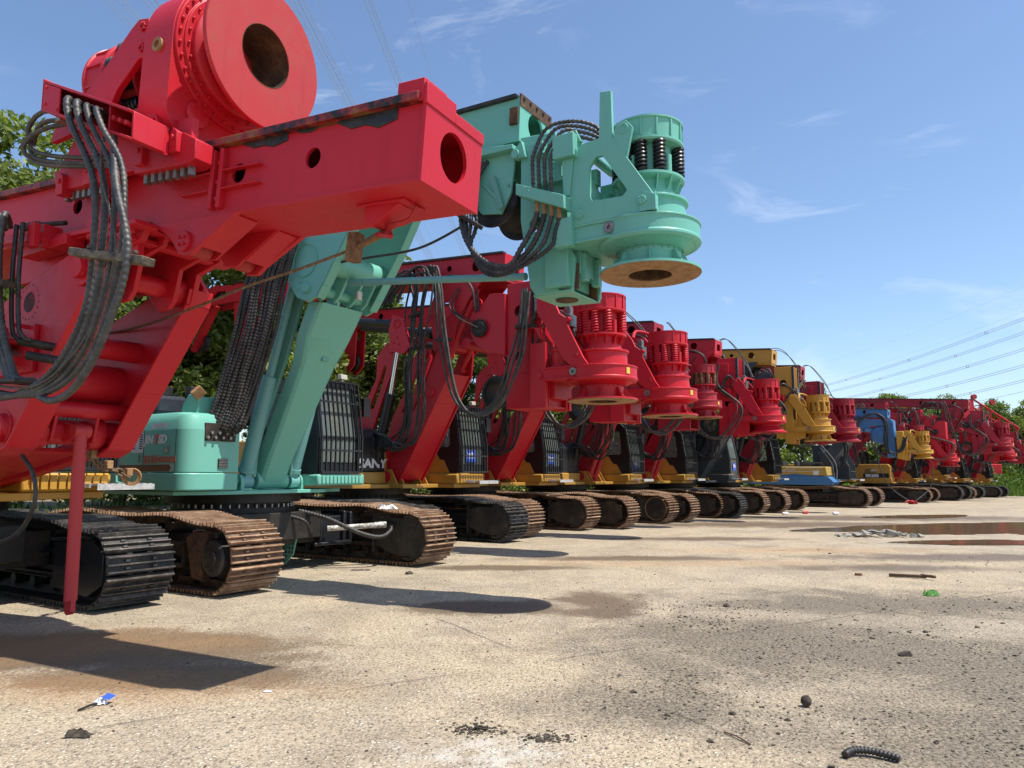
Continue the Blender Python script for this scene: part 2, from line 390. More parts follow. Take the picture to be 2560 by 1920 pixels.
        c.cyl((xs, yf + .05, .47), (xs + .2, yf + .05, .47), .34, 28); c.prism([(yf + .05, .16), (yf + .7, .2), (yf + .7, .76), (yf + .05, .8)], xs + .02, xs + .19)
        c.build('drive_cover', 'cover', tr)
        MB().lathe([(.35, 0), (.37, 0), (.37, .14), (.35, .14)], (xs - .02, yf + .05, .47), (xs + .2, yf + .05, .47), 28, True).build('rim', 'rust_tan', tr)
    else:                                                           # plain guard plate
        c.prism([(yf - .2, .3), (yf + .1, .14), (yf + .9, .2), (yf + .9, .72), (yf + .1, .80), (yf - .2, .64)], xs, xs + .1)
        c.box(xs - .02, xs, yf + 1.0, yr - 1., .58, .61); c.box(xs - .02, xs, yf + 1., yr - 1., .3, .33)
        c.cyl((xs - .02, yf + .3, .47), (xs, yf + .3, .47), .05, 12)
        c.build('drive_cover', fmat, tr, bevel=.01)
    return tr
def undercarriage(root, x0, x1, m0, m1, yf=-2.6, yr=2.6, s0='cover', s1='cover', detail=True, fm0='frame', fm1='frame', single=False):
    make_track(root, x0, m0, yf, yr, style=s0, detail=detail, fmat=fm0); make_track(root, x1, m1, yf, yr, style=s1, detail=detail, fmat=fm1)
    c = MB(); c.box(x0 + .2, x1 - .2, -.95, -.45, .42, .86); c.box(x0 + .2, x1 - .2, .45, .95, .42, .86); c.box(-.9, .9, -1.1, 1.1, .5, .94)
    c.build('carbody', 'dark', root, bevel=.015)
    s = MB(); s.cyl((0, 0, .93), (0, 0, 1.02), .98, 48); s.cyl((0, 0, 1.02), (0, 0, 1.1), .9, 48); s.cyl((0, 0, 1.1), (0, 0, 1.24), 1.06, 48)
    if not single: s.bolts((0, 0, 1.02), (0, 0, 1), .94, 44, .02, .055)
    r = s.build('slewing_ring', 'dark', root)
    if single:
        for i in range(44): a = 2 * PI * i / 44; MB().cyl((.94 * math.cos(a), .94 * math.sin(a), 1.02), (.94 * math.cos(a), .94 * math.sin(a), 1.075), .02, 6).build('bolt', 'steel', r)

def make_cab(root, x0, x1, yf, yr, z0, z1, mat='black', guard=True, panel=None, sticker=None, mirror=True, lean=.16):
    zs = z0 + .62; yt = yf + lean
    side = [(yf, z0), (yf, zs), (yt, z1 - .12), (yt + .14, z1), (yr, z1), (yr, z0)]
    win = rrect(yf + .28, yr - .42, zs - .02, z1 - .22, .1, 3)
    win = [(y + (z - zs) * lean * .5, z) for y, z in win]
    c = MB()
    c.holed(side, win, x0, x0 + .05); c.holed(side, win, x1 - .05, x1)
    c.box(x0 + .05, x1 - .05, yt + .14, yr, z1 - .05, z1 + .003); c.box(x0 + .05, x1 - .05, yr - .05, yr - .003, z0, z1 - .05)
    c.box(x0 + .05, x1 - .05, yf + .003, yr - .05, z0, z0 + .06)
    c.bar((x0 + .06, yf + .02, z0), (x0 + .06, yf + .02, zs), .08, .06); c.bar((x1 - .06, yf + .02, z0), (x1 - .06, yf + .02, zs), .08, .06)
    c.bar((x0 + .06, yf + .02, zs), (x0 + .06, yt + .02, z1 - .1), .08, .06, (0, 1, 0)); c.bar((x1 - .06, yf + .02, zs), (x1 - .06, yt + .02, z1 - .1), .08, .06, (0, 1, 0))
    c.box(x0 + .05, x1 - .05, yt + .0, yt + .14, z1 - .14, z1 - .02); c.box(x0 + .1, x1 - .1, yf + .005, yf + .05, z0 + .06, z0 + .2)
    c.box(x0 + .1, x1 - .1, yf + .01, yf + .05, zs - .03, zs + .03)
    cab = c.build('cab', mat, root, bevel=.008)
    g = MB(); g.prism(win, x0 + .02, x0 + .026); g.build('window', 'glass', cab)
    g = MB(); g.prism(win, x1 - .026, x1 - .02); g.build('window', 'glass', cab)
    g = MB(); g.add([(x0 + .1, yf + .03, z0 + .2), (x1 - .1, yf + .03, z0 + .2), (x1 - .1, yf + .03, zs - .03), (x0 + .1, yf + .03, zs - .03), (x0 + .1, yf + .03, zs + .03), (x1 - .1, yf + .03, zs + .03), (x1 - .1, yt + .03, z1 - .14), (x0 + .1, yt + .03, z1 - .14)], [(0, 1, 2, 3), (4, 5, 6, 7)])
    g.build('windscreen', 'sunlit_glass', cab, 0)
    s = MB(); xm = (x0 + x1) / 2; s.prism([(yf + .55, z0 + .06), (yf + .55, z0 + .5), (yf + 1.0, z0 + .46), (yf + 1.1, z0 + 1.1), (yf + 1.2, z0 + 1.1), (yf + 1.16, z0 + .06)], xm - .25, xm + .25)
    s.box(xm - .38, xm - .28, yf + .4, yf + .9, z0 + .06, z0 + .62); s.box(xm + .28, xm + .38, yf + .4, yf + .9, z0 + .06, z0 + .62)
    s.build('seat', 'frame', cab, bevel=.03)
    if panel:
        p = MB(); p.prism([(yf + .28, z0), (yf + .45, z0 + .30), (yf + .58, z0 + .32), (yf + .74, z0 + .56), (yr, z0 + .56), (yr, z0)], x0 - .02, x0 - .003)
        for i in range(7): p.box(x0 - .027, x0 - .02, yf + .8, yr - .1, z0 + .1 + i * .06, z0 + .115 + i * .06)
        p.build('side_panel', panel, cab)
    if guard:
        b = MB(); fl = lambda z: yf - .07 + (0 if z < zs else (z - zs) / (z1 - zs) * lean); zt = z1 - .05
        a0, a1 = x0 + .03, x1 - .03
        for i in range(10):
            x = a0 + (a1 - a0) * i / 9; w = .013 if 0 < i < 9 else .03
            b.bar((x, fl(z0), z0 + .02), (x, fl(zs), zs), w, .03, (0, 1, 0)); b.bar((x, fl(zs), zs), (x, fl(zt), zt), w, .03, (0, 1, 0))
        for z in (z0 + .03, z0 + .40, z1 - .42, zt): b.bar((a0, fl(z) - .012, z), (a1, fl(z) - .012, z), .028, .03)
        for z in (z0 + .15, z1 - .4):
            for x in (a0 + .03, a1 - .03): b.bar((x, fl(z), z), (x, fl(z) + .09, z), .03, .03)
        b.build('guard_grille', mat, cab, 0)
    if sticker:
        s = MB().box(xm - .24 + sticker[0], xm + .10 + sticker[0], yf - .002, yf + .004, z0 + .24 + sticker[1], z0 + .53 + sticker[1]).build('window_card', 'bluesign', cab, 0)
        text('card_lettering', 'hafia', .15, Vector((xm - .22 + sticker[0], yf - .004, z0 + .39 + sticker[1])), ROT_FRONT, 'paper', s, .001, 1.0, .004)
        MB().box(xm - .22 + sticker[0], xm + .08 + sticker[0], yf - .006, yf - .003, z0 + .345 + sticker[1], z0 + .36 + sticker[1]).build('card_line', 'paper', s, 0)
    mm = MB(); mm.box(x1 - .4, x1 - .25, yt - .05, yt + .05, z1 + .01, z1 + .1); mm.build('work_lamp', 'lamp', cab, bevel=.01)
    if mirror:
        mm = MB(); mm.tube([(x1, yt + .1, z1 - .35), (x1 + .2, yt - .05, z1 - .35), (x1 + .22, yt - .05, z1 - .15)], .013, 6); mm.box(x1 + .13, x1 + .3, yt - .1, yt - .04, z1 - .62, z1 - .28)
        mm.build('mirror', 'black', cab, bevel=.015)
    return cab
def make_step(root, x0, x1, y, z, mat='silver'):
    s = MB(); s.box(x0, x1, y - .14, y + .08, z, z + .02)
    for k in range(9): s.box(x0 + (x1 - x0) * k / 9 + .01, x0 + (x1 - x0) * (k + .6) / 9, y - .14, y + .08, z + .02, z + .028)
    s.box(x0, x1, y - .15, y - .14, z - .05, z + .02); s.bar((x0, y, z), (x0 - .1, y + .3, z + .02), .05, .05)
    return s.build('cab_step', mat, root)

def head(root, T, sc, mat, spring='red', lip='rust_tan', tag_=True, inner='rust_dark', motor=True, drum=True, arm=None, cone=False, name='power_head', carriage=True, case=False):
    """rotary drive; local z is the drill axis, z = 0 the face of the drive flange, +z towards the drum; the mast is on the +y side"""
    S = T @ Matrix.Diagonal((sc, sc, sc, 1)); mk = lambda: MB(S)
    h = mk()                                                        # gear ring and housing
    h.lathe([(.45, .30), (.50, .32), (.52, .34), (.52, .42), (.5, .66), (.49, .93), (.53, .94), (.53, .97), (.40, .99)] if case else [(.45, .30), (.52, .32), (.60, .36), (.66, .37), (.69, .40), (.69, .435), (.675, .45), (.675, .62), (.69, .63), (.69, .655), (.64, .665), (.50, .67), (.49, .93), (.53, .94), (.53, .97), (.40, .99)], n=56)
    if not case: h.vprism([(-.6, .12), (-.6, 1.05), (-.45, 1.15), (.45, 1.15), (.6, 1.05), (.6, .12), (.42, -.42), (-.42, -.42)], .445, .645)
    if not case: h.vprism([(-.63, .1), (-.63, 1.0), (.63, 1.0), (.63, .1)], .64, .67); h.vprism([(-.63, .1), (-.63, 1.0), (.63, 1.0), (.63, .1)], .42, .45)
    if not case: h.bolts((0, 0, .37), (0, 0, -1), .61, 40, .012, .018); h.bolts((0, 0, .665), (0, 0, 1), .58, 28, .014, .02); h.bolts((0, 0, .97), (0, 0, 1), .51, 28, .012, .018)
    H = h.build(name, mat, root, bevel=.004)
    p = mk()
    if cone:
        p.lathe([(.44, .31), (.44, .27), (.50, .20), (.60, .08), (.68, .05), (.68, .012), (.27, .012)], n=48)
    else:
        p.lathe([(.44, .31), (.42, .30), (.42, .05), (.68, .045), (.68, .012), (.30, .012), (.30, .25)], n=56)
        for i in range(8):
            a = PI / 8 + 2 * PI * i / 8; t = Matrix.Rotation(a, 4, 'Z'); q = MB(S @ t)
            q.prism([(.41, .05), (.65, .05), (.60, .07), (.52, .14), (.47, .25), (.41, .25)], -.014, .014); o = len(p.v); p.v += q.v; p.f += [tuple(k + o for k in f) for f in q.f]
    p.bolts((0, 0, .27), (0, 0, 1), .425, 26, .012, .05)
    F = p.build('drive_flange', mat, H)
    q = mk(); q.lathe([(.285, .002), (.675, .002), (.68, .012), (.285, .012)], n=56, closed=True); q.build('flange_face', lip, F)
    q = mk(); q.lathe([(.0, 1.1), (.20, 1.1), (.22, .5), (.27, .3), (.288, .1), (.288, -.001), (.284, -.001), (.284, .004)], n=40); q.build('bore', 'bore', F)
    if tag_:
        t = mk(); t.box(.02, .12, -.69, -.684, .5, .6); t.T = S @ Matrix.Rotation(math.radians(-18), 4, 'Z'); t.v = []; t.f = []; t.box(-.04, .05, -.688, -.68, .48, .6); t.build('warning_tag', 'yellowtag', H)
    ph = mk()                                                      # round sight port on the side of the housing
    ph.lathe([(.03, 0), (.075, 0), (.075, .02), (.03, .02)], (-.645, .30, .55), (-.6, .30, .55), 20, True); ph.cyl((-.6, .3, .55), (-.615, .3, .55), .04, 14); ph.build('sight_port', 'steel', H) if not case else 0
    if drum:
        d = mk()
        d.lathe([(.40, .99), (.40, 1.02), (.36, 1.12), (.36, 1.22), (.49, 1.26), (.49, 1.295), (.33, 1.30), (.33, 1.72), (.47, 1.73), (.49, 1.75), (.49, 1.78), (.46, 1.79), (.47, 2.03), (.49, 2.04), (.49, 2.065), (.43, 2.065), (.43, 1.8), (.36, 1.78), (0, 1.76)], n=48)
        for i in range(14):
            a = 2 * PI * i / 14; q = MB(S @ Matrix.Rotation(a, 4, 'Z')); q.box(-.012, .012, .455, .485, 1.79, 2.04); q.prism([(.35, 1.05), (.35, 1.26), (.475, 1.26), (.42, 1.12)], -.01, .01)
            o = len(d.v); d.v += q.v; d.f += [tuple(k + o for k in f) for f in q.f]
        for i in range(5): d.cyl((.40 * math.cos(.5 + i * 1.257), .40 * math.sin(.5 + i * 1.257), 1.29), (.40 * math.cos(.5 + i * 1.257), .40 * math.sin(.5 + i * 1.257), 1.55), .045, 12)
        d.bolts((0, 0, 1.26), (0, 0, -1), .44, 20, .014, .025)
        for a in (-1.9, -1.2):
            for z in (1.38, 1.5, 1.62, 1.12):
                for da in (-.05, .05): d.cyl((.33 * math.cos(a + da), .33 * math.sin(a + da), z), (.345 * math.cos(a + da), .345 * math.sin(a + da), z), .014, 6)
        D = d.build('kelly_drum', mat, H)
        for i in range(12):
            a = 2 * PI * (i + .35 + .12 * (i % 2)) / 12
            if i in (8,): continue
            MB(S).helix((.415 * math.cos(a), .415 * math.sin(a), 1.30), .066, .43, .022, 8, 5, 12).build('spring', spring, D)
    if motor:
        for sx in (-1, 1):
            m = mk(); m.lathe([(0, .66), (.22, .66), (.23, .7), (.2, .76), (.21, .8), (.21, .98), (.23, 1.0), (.23, 1.04), (.15, 1.06), (.13, 1.2), (.10, 1.25), (.1, 1.36), (0, 1.36)], (sx * .3, .72, 0), (sx * .3, .72, 1), 24)
            m.box(sx * .3 - .06, sx * .3 + .06, .6, .84, 1.3, 1.52); m.bolts((sx * .3, .72, 1.04), (0, 0, 1), .2, 14, .01, .02)
            m.build('drive_motor', mat, H)
    if carriage:
        c = mk()                                                       # carriage and side arms
        c.box(-.45, .45, 1.1, 1.3, -.05, 1.75); c.box(-.52, -.42, .98, 1.35, -.1, 1.2); c.box(.42, .52, .98, 1.35, -.1, 1.2)
        c.box(-.3, .3, .9, 1.15, .1, .42)
        c.build('carriage', mat, H, bevel=.008)
    if arm is None:
        for sx in (-1, 1):
            a = MB(S); x = sx * .59
            a.prism([(1.12, 2.12), (.86, 2.14), (.68, 1.9), (.60, 1.72), (.46, 1.62), (.40, 1.42), (.08, .80), (-.02, .67), (.36, .67), (.52, .80), (.98, 1.60), (1.12, 1.8)], x - .03, x + .03)
            a.cyl((x - .045, 1.0, 2.02), (x + .045, 1.0, 2.02), .07, 16); a.cyl((x - .05, .42, 1.58), (x + .05, .42, 1.58), .05, 16)
            a.bolts((x - .03, .22, .86), (-1, 0, 0), .05, 6, .012, .02); a.cyl((x - .05, .22, .86), (x, .22, .86), .03, 10)
            a.bolts((x - .03, 1.05, .52), (-1, 0, 0), .055, 7, .013, .02); a.cyl((x - .06, 1.05, .52), (x - .02, 1.05, .52), .045, 12)
            a.build('side_arm', mat, H, bevel=.006)
        t = mk(); t.tube([(-.5, .7, 1.95), (-.3, .72, 2.15), (.1, .6, 2.16), (.3, .45, 2.05)], .04, 8); t.build('guard_rail', mat, H)
    return H

def hose(root, pts, r, mat='hose', rib=0., pitch=.05, n=8, name='hose'):
    return MB().tube(pts, r, n, .07, rib, pitch).build(name, mat, root, 60 if not rib else 80)
def hose_set(root, ctr, k, spread, r, mat, rib=0., pitch=.05, jit=.03, n=7, sax=(1, 0, 0), bend=None):
    ax = Vector(sax)
    for i in range(k):
        f = (i - (k - 1) / 2); pts = []
        for j, p in enumerate(ctr):
            w = 1. if j not in (0, len(ctr) - 1) else .8
            q = Vector(p) + ax * f * spread * w + Vector((rnd.uniform(-jit, jit) * .4, rnd.uniform(-jit, jit), rnd.uniform(-jit, jit)))
            if bend and 0 < j < len(ctr) - 1: q += Vector(bend) * f
            pts.append(q)
        hose(root, pts, r * rnd.uniform(.85, 1.1), mat, rib, pitch, n)

def mast_box(root, T, L, w, hgt, mat, holes=(), rail='grease', end=.0, name='mast', hr=.1, railt=.05, endhole='round', t=.03):
    """box section along local +y from 0 to L, x = +-w, z = 0..hgt, with round openings in both webs"""
    mb = MB(T); cuts = sorted(holes); edges = [0] + [(cuts[i] + cuts[i + 1]) / 2 for i in range(len(cuts) - 1)] + [L] if cuts else [0, L]
    for sx in (-1, 1):
        x0, x1 = (sx * w - t / 2, sx * w + t / 2)
        if cuts:
            for i, c in enumerate(cuts):
                a, b = edges[i], edges[i + 1]; mb.holed([(a, 0), (b, 0), (b, hgt), (a, hgt)], circ(c, hgt * .56, hr if not isinstance(hr, (list, tuple)) else hr[i], 20), x0, x1)
        else: mb.box(x0, x1, 0, L, 0, hgt)
    mb.box(-w - .02, w + .02, .001, L, -.025, .002); mb.box(-w + t / 2, w - t / 2, .02, L, hgt - .03, hgt - .002)
    hole = circ(0, hgt * .5, min(hgt * .34, w * .62), 24, min(hgt * .34, w * .52)) if endhole == 'round' else rrect(-w * .5, w * .5, hgt * .25, hgt * .75, .05, 3)
    q = MB(T @ AX); q.holed([(-w - .03, -.03), (w + .03, -.03), (w + .03, hgt + .01), (-w - .03, hgt + .01)], hole, -.02, .012); o = len(mb.v); mb.v += q.v; mb.f += [tuple(k + o for k in f) for f in q.f]
    m = mb.build(name, mat, root)
    r = MB(T)
    for sx in (-1, 1): r.box(min(sx * (w - .07), sx * (w + .07)), max(sx * (w - .07), sx * (w + .07)), .03, L, hgt + .003, hgt + railt)
    r.build('rail', rail, m, bevel=.006)
    return m
# ------------------------------------------------------------------ the common red rig, folded for transport
def upper_body(root, body='yellow', low=None, enginetext=None, yc=-2.28, rear=3.1, dark_top=True):
    low = low or body
    d = MB(); d.vprism([(-1.3, -1.35), (-.62, -1.35), (-.62, -1.75), (.62, -1.75), (.62, yc + .08), (1.62, yc + .08), (1.62, rear), (-1.6, rear), (-1.6, -1.2)], 1.243, 1.33)
    D = d.build('turret_deck', low, root, bevel=.01)
    e = MB(); e.box(-1.62, -.5, -1.15, 1.4, 1.333, 1.6); e.box(.62, 1.66, yc, -.3, 1.335, 1.56); e.box(-1.62, 1.62, 1.4, rear, 1.333, 2.35)
    e.build('skirt', low, root, bevel=.03)
    f = MB()
    for i in range(9): f.box(.72 + i * .1, .80 + i * .1, yc - .03, yc - .002, 1.36, 1.53)
    f.build('skirt_rib', low, root, bevel=.006)
    h = MB(); h.prism([(-1.1, 1.603), (-1.1, 2.35), (-.95, 2.52), (1.4, 2.52), (1.4, 1.603)], -1.6, -.52)
    H = h.build('engine_housing', 'black' if dark_top else body, root, bevel=.03)
    v = MB()
    for i in range(8): v.box(-1.606, -1.598, -.2, .5, 1.75 + i * .06, 1.78 + i * .06)
    for x in (-.9, -.7): MB().cyl((x, -1.115, 2.05), (x, -1.1, 2.05), .06, 14).build('port_cover', 'dark', H)
    MB().box(-1.2, -1.0, -1.11, -1.098, 2.0, 2.1).build('plate', 'dark', H)
    v.build('vent', 'dark', H)
    if enginetext: text('engine_lettering', enginetext, .27, Vector((-1.33, -1.106, 1.70)), ROT_FRONT, 'white', H, .003, 1.25, .012, 0)
    MB().cyl((-1.2, 1.0, 2.5), (-1.2, 1.0, 3.0), .05, 10).build('exhaust_pipe', 'slate', root)
    a = MB(); a.cyl((-.8, .3, 2.52), (-.8, .3, 2.75), .16, 18); a.cyl((-.8, .3, 2.75), (-.8, .3, 2.82), .26, 18)
    a.tube([(-.8, .3, 2.62), (-.8, .0, 2.66), (-.85, -.3, 2.55)], .13, 12); a.build('air_intake', 'slate', root)
    w = MB(); w.prism([(rear, 1.3), (rear, 2.2), (rear + .35, 2.1), (rear + .5, 1.8), (rear + .45, 1.25)], -1.55, 1.55); w.build('counterweight', low, root, bevel=.05)
    return D
def red_boom(root, mat, tubes=False, bmat=None, bw=.42, by=0.):
    mast_mat = mat; mat = bmat or mat
    b = MB(); lo = [(-.92, 1.42), (-1.45, 1.40), (-1.78, 1.92), (-2.48, 3.1), (-2.85, 3.72), (-2.92, 4.42), (-2.62, 4.55), (-2.38, 3.98), (-1.98, 3.15), (-1.2, 2.02)]
    lo = [(y + by, z) for y, z in lo]; b.prism(lo, -bw, -bw + .05); b.prism(lo, bw - .05, bw); ib = bw - .051
    fr = [(-1.45 + by, 1.43), (-1.78 + by, 1.94), (-2.48 + by, 3.12), (-2.85 + by, 3.74)]
    for (y0, z0), (y1, z1) in zip(fr, fr[1:]): b.add([(-ib, y0 + .03, z0), (ib, y0 + .03, z0), (ib, y1 + .03, z1), (-ib, y1 + .03, z1), (-ib, y0 + .05, z0), (ib, y0 + .05, z0), (ib, y1 + .05, z1), (-ib, y1 + .05, z1)], [(0, 1, 2, 3), (7, 6, 5, 4), (0, 4, 5, 1), (2, 6, 7, 3), (1, 5, 6, 2), (3, 7, 4, 0)])
    b.cyl((-.55, -1.18, 1.5), (.55, -1.18, 1.5), .13, 18); b.cyl((-.5, -2.75, 4.38), (.5, -2.75, 4.38), .14, 18); b.cyl((-.46, -2.35, 3.35), (.46, -2.35, 3.35), .11, 16)
    b.bolts((-.42, -2.75, 4.2), (-1, 0, 0), .09, 7, .02, .02)
    B = b.build('boom', mat, root, bevel=.008)
    f = MB()
    for x in (-.52, -.30, .30, .52): f.prism([(-.95, 1.33), (-1.5, 1.33), (-1.3, 1.66), (-1.05, 1.66)], x - .02, x + .02)
    f.build('boom_foot_bracket', 'ochre', root)
    l = MB()
    for sx in (-1, 1):
        pol = [(-.2, 1.4), (-.10, 2.2), (-.33, 2.95), (-.84, 3.72), (-.86, 4.25), (-1.15, 4.55), (-1.5, 4.52), (-1.52, 4.3), (-1.25, 3.7), (-.95, 3.0), (-.62, 2.2), (-.6, 1.4)]
        hole = [(-.62, 3.05), (-.86, 3.5), (-1.08, 4.02), (-1.18, 4.02), (-1.0, 3.5), (-.78, 3.05)]
        l.holed(pol, hole, sx * .56 - .035, sx * .56 + .035)
        l.cyl((sx * .62, -1.3, 4.42), (sx * .48, -1.3, 4.42), .13, 18)
    l.build('link_arm', mat, root, bevel=.008)
    for sx in (-1, 1):
        c = MB(); c.cyl((sx * .72, -.95, 1.6), (sx * .72, -1.42, 3.3), .11, 18); c.cyl((sx * .72, -.93, 1.52), (sx * .72, -.95, 1.62), .13, 18); c.cyl((sx * .72, -1.40, 3.24), (sx * .72, -1.43, 3.34), .125, 18)
        C_ = c.build('luffing_cylinder', 'black', root)
        MB().cyl((sx * .72, -1.42, 3.3), (sx * .72, -1.66, 4.5), .06, 16).build('rod', 'chrome', C_)
    if tubes:
        for sx in (-1, 1):
            t = MB(); t.cyl((sx * .2, -1.25, 1.40), (sx * .2, -2.15, 3.5), .085, 16); t.cyl((sx * .2 - .1, -1.23, 1.42), (sx * .2 + .1, -1.23, 1.42), .1, 14); t.build('support_strut', 'strut', root)
    k = MB(); k.prism([(-1.45, 4.3), (-1.85, 4.2), (-2.05, 4.35), (-1.8, 5.0), (-1.5, 5.12), (-1.4, 4.8)], -.8, -.72); k.bolts((-.8, -1.65, 4.9), (-1, 0, 0), .09, 8, .02, .03); k.bolts((-.8, -1.65, 4.5), (-1, 0, 0), .1, 3, .02, .03)
    k.build('cylinder_bracket', mat, root)
    MB().prism([(-1.45, 4.3), (-1.85, 4.2), (-2.05, 4.35), (-1.8, 5.0), (-1.5, 5.12), (-1.4, 4.8)], .72, .8).build('cylinder_bracket', mat, root)
    for sx in (-1, 1):
        c = MB(); c.cyl((sx * .62, -1.65, 4.9), (sx * .62, .9, 5.35), .10, 18); c.cyl((sx * .62, -1.5, 4.92), (sx * .62, -1.3, 4.96), .14, 18); c.cyl((sx * .62, -1.72, 4.885), (sx * .62, -1.5, 4.92), .06, 14)
        c.build('mast_cylinder', 'black', root)
    t = MB()                                                        # triangle frame between boom and mast
    tri = [(-2.30, 5.2), (-2.42, 4.5), (-2.62, 4.2), (-2.80, 4.16), (-2.98, 4.3), (-3.05, 4.75), (-3.4, 5.3), (-3.85, 5.75), (-2.55, 5.78)]
    for sx in (-1, 1):
        t.holed(tri, circ(-2.78, 5.15, .16, 14), sx * .44 - .02, sx * .44 + .02)
        t.prism([(-3.62, 5.0), (-3.46, 4.75), (-3.46, 4.5), (-3.6, 4.28), (-3.9, 4.08), (-4.34, 4.0), (-4.34, 5.3), (-3.95, 5.35)], sx * .42 - .02, sx * .42 + .02)
    t.box(-.40, .40, -4.34, -4.30, 4.0, 5.3)
    t.cyl((-.42, -3.05, 5.4), (.42, -3.05, 5.4), .12, 16); t.cyl((-.42, -3.9, 4.2), (.42, -3.9, 4.2), .1, 14); t.cyl((-.42, -3.3, 4.35), (.42, -3.3, 4.35), .12, 16)
    T_ = t.build('tilt_frame', mat, root, bevel=.006)
    MB().lathe([(0, 0), (.13, 0), (.15, .02), (.19, .02), (.19, .05), (0, .05)], (-.52, -3.72, 4.62), (-.46, -3.72, 4.62), 24).bolts((-.50, -3.72, 4.62), (-1, 0, 0), .19, 20, .012, .03).build('swivel_hub', 'dark', T_)
    for sx in (-1, 1):
        c = MB(); c.cyl((sx * .3, -2.62, 3.9), (sx * .3, -3.42, 5.3), .085, 16); c.cyl((sx * .3, -3.42, 5.3), (sx * .3, -3.55, 5.55), .055, 12); c.cyl((sx * .3 - .1, -2.6, 3.88), (sx * .3 + .1, -2.6, 3.88), .12, 14)
        c.build('tilt_cylinder', mat, root)
def red_mast(root, mat, slope=4.3, rear=9.3, ym=-4.35, ztop=5.72, low=2.88, deep=.95, tip=True, endhole='rect', hr=.11, rail='grease'):
    T = Matrix.Translation((0, ym + .1, ztop)) @ Matrix.Rotation(math.radians(slope), 4, 'X')
    m = mast_box(root, T, rear, .34, .47, mat, (.75, 1.5, 2.6, 4.2, 5.8, 7.4), rail, name='upper_mast', hr=(.12, .07, .1, .07, .1, .1), endhole=endhole)
    c = MB(T); c.box(-.345, .345, .0, 2.3, -.10, -.03)
    for i in range(12): c.cyl((-.37, .3 + i * .16, -.065), (-.335, .3 + i * .16, -.065), .025, 6)
    c.build('joint_plate', mat, m)
    if tip:                                                         # folded sheave frame at the far end
        s = MB(T)
        for sx in (-.28, .28):
            s.holed([(rear - .1, .45), (rear + 1.0, .5), (rear + 1.7, .3), (rear + 2.3, -1.3), (rear + 2.1, -1.45), (rear + 1.2, -.1), (rear - .05, .0)], [(rear + .35, .32), (rear + .9, .32), (rear + 1.15, .1), (rear + .6, .12)], sx - .03, sx + .03)
        s.bar((0, rear + 2.2, -1.35), (0, rear + 1.3, -.02), .2, .12)
        for sx in (-.2, .2): s.holed([(rear - .7, .0), (rear + .15, .02), (rear + .0, -.8), (rear - .1, -1.45), (rear - .45, -1.55), (rear - .75, -1.25)], circ(rear - .42, -.25, .12, 12), sx - .025, sx + .025)
        S = s.build('sheave_frame', mat, m)
        MB(T).lathe([(.12, -.06), (.3, -.06), (.26, -.02), (.26, .02), (.3, .06), (.12, .06)], (-.1, rear + .95, .25), (1, rear + .95, .25), 24, True).build('sheave', 'dark', S)
        MB(T).lathe([(.12, -.06), (.3, -.06), (.26, -.02), (.26, .02), (.3, .06), (.12, .06)], (.12, rear + 2.0, -1.1), (1, rear + 2.0, -1.1), 24, True).build('sheave', 'dark', S)
        MB(T).lathe([(.12, -.06), (.3, -.06), (.26, -.02), (.26, .02), (.3, .06), (.12, .06)], (0, rear - .42, -1.15), (1, rear - .42, -1.15), 24, True).build('sheave', 'dark', S)
    q = MB(); y0, y1 = ym - .62, ym
    for sx in (-1, 1):
        hs = [4.9, 3.75]
        q.holed([(y0, 4.4), (y1, 4.4), (y1, 5.5), (y0, 5.5)], circ(ym - .3, 4.9, .12, 18), sx * .35 - .02, sx * .35 + .02); q.holed([(y0, low + .7), (y1, low + .7), (y1, 4.4), (y0, 4.4)], circ(ym - .3, 3.95, .1, 18), sx * .35 - .02, sx * .35 + .02)
        q.prism([(y0, low + .7), (y1, low + .7), (y1 + .02, low), (y0 - .38, low - .02), (y0 - .40, low + .5)], sx * .35 - .02, sx * .35 + .02)
    q.box(-.33, .33, y1 - .03, y1, low, 5.49); q.box(-.33, .33, y0, y0 + .03, low + .65, 5.49); q.box(-.33, .33, y0 - .36, y1 - .03, low + .002, low + .03); q.box(-.33, .33, y0 + .03, y1 - .03, 5.46, 5.49)
    for i in range(6): q.box(-.27 + i * .1, -.25 + i * .1, y0 - .05, y0, 4.6, 5.49)
    Q = q.build('lower_mast', mat, root, bevel=.006)
    r = MB()
    for sx in (-1, 1): r.box(min(sx * .29, sx * .40), max(sx * .29, sx * .40), y0 - .075, y0 - .003, low + .66, 5.48)
    r.build('rail', rail, Q)
    w = MB(); w.lathe([(.3, -.28), (.36, -.28), (.36, -.25), (.24, -.25), (.24, .25), (.36, .25), (.36, .28), (.3, .28)], (0, ym + .35, 3.25), (1, ym + .35, 3.25), 28); w.build('winch_drum', 'dark', root)
    b = q2 = MB()
    for i in range(16): b.cyl((-.385, y0 + .05, 3.1 + i * .15), (-.36, y0 + .05, 3.1 + i * .15), .018, 6)
    b.build('bolt_row', mat, Q)
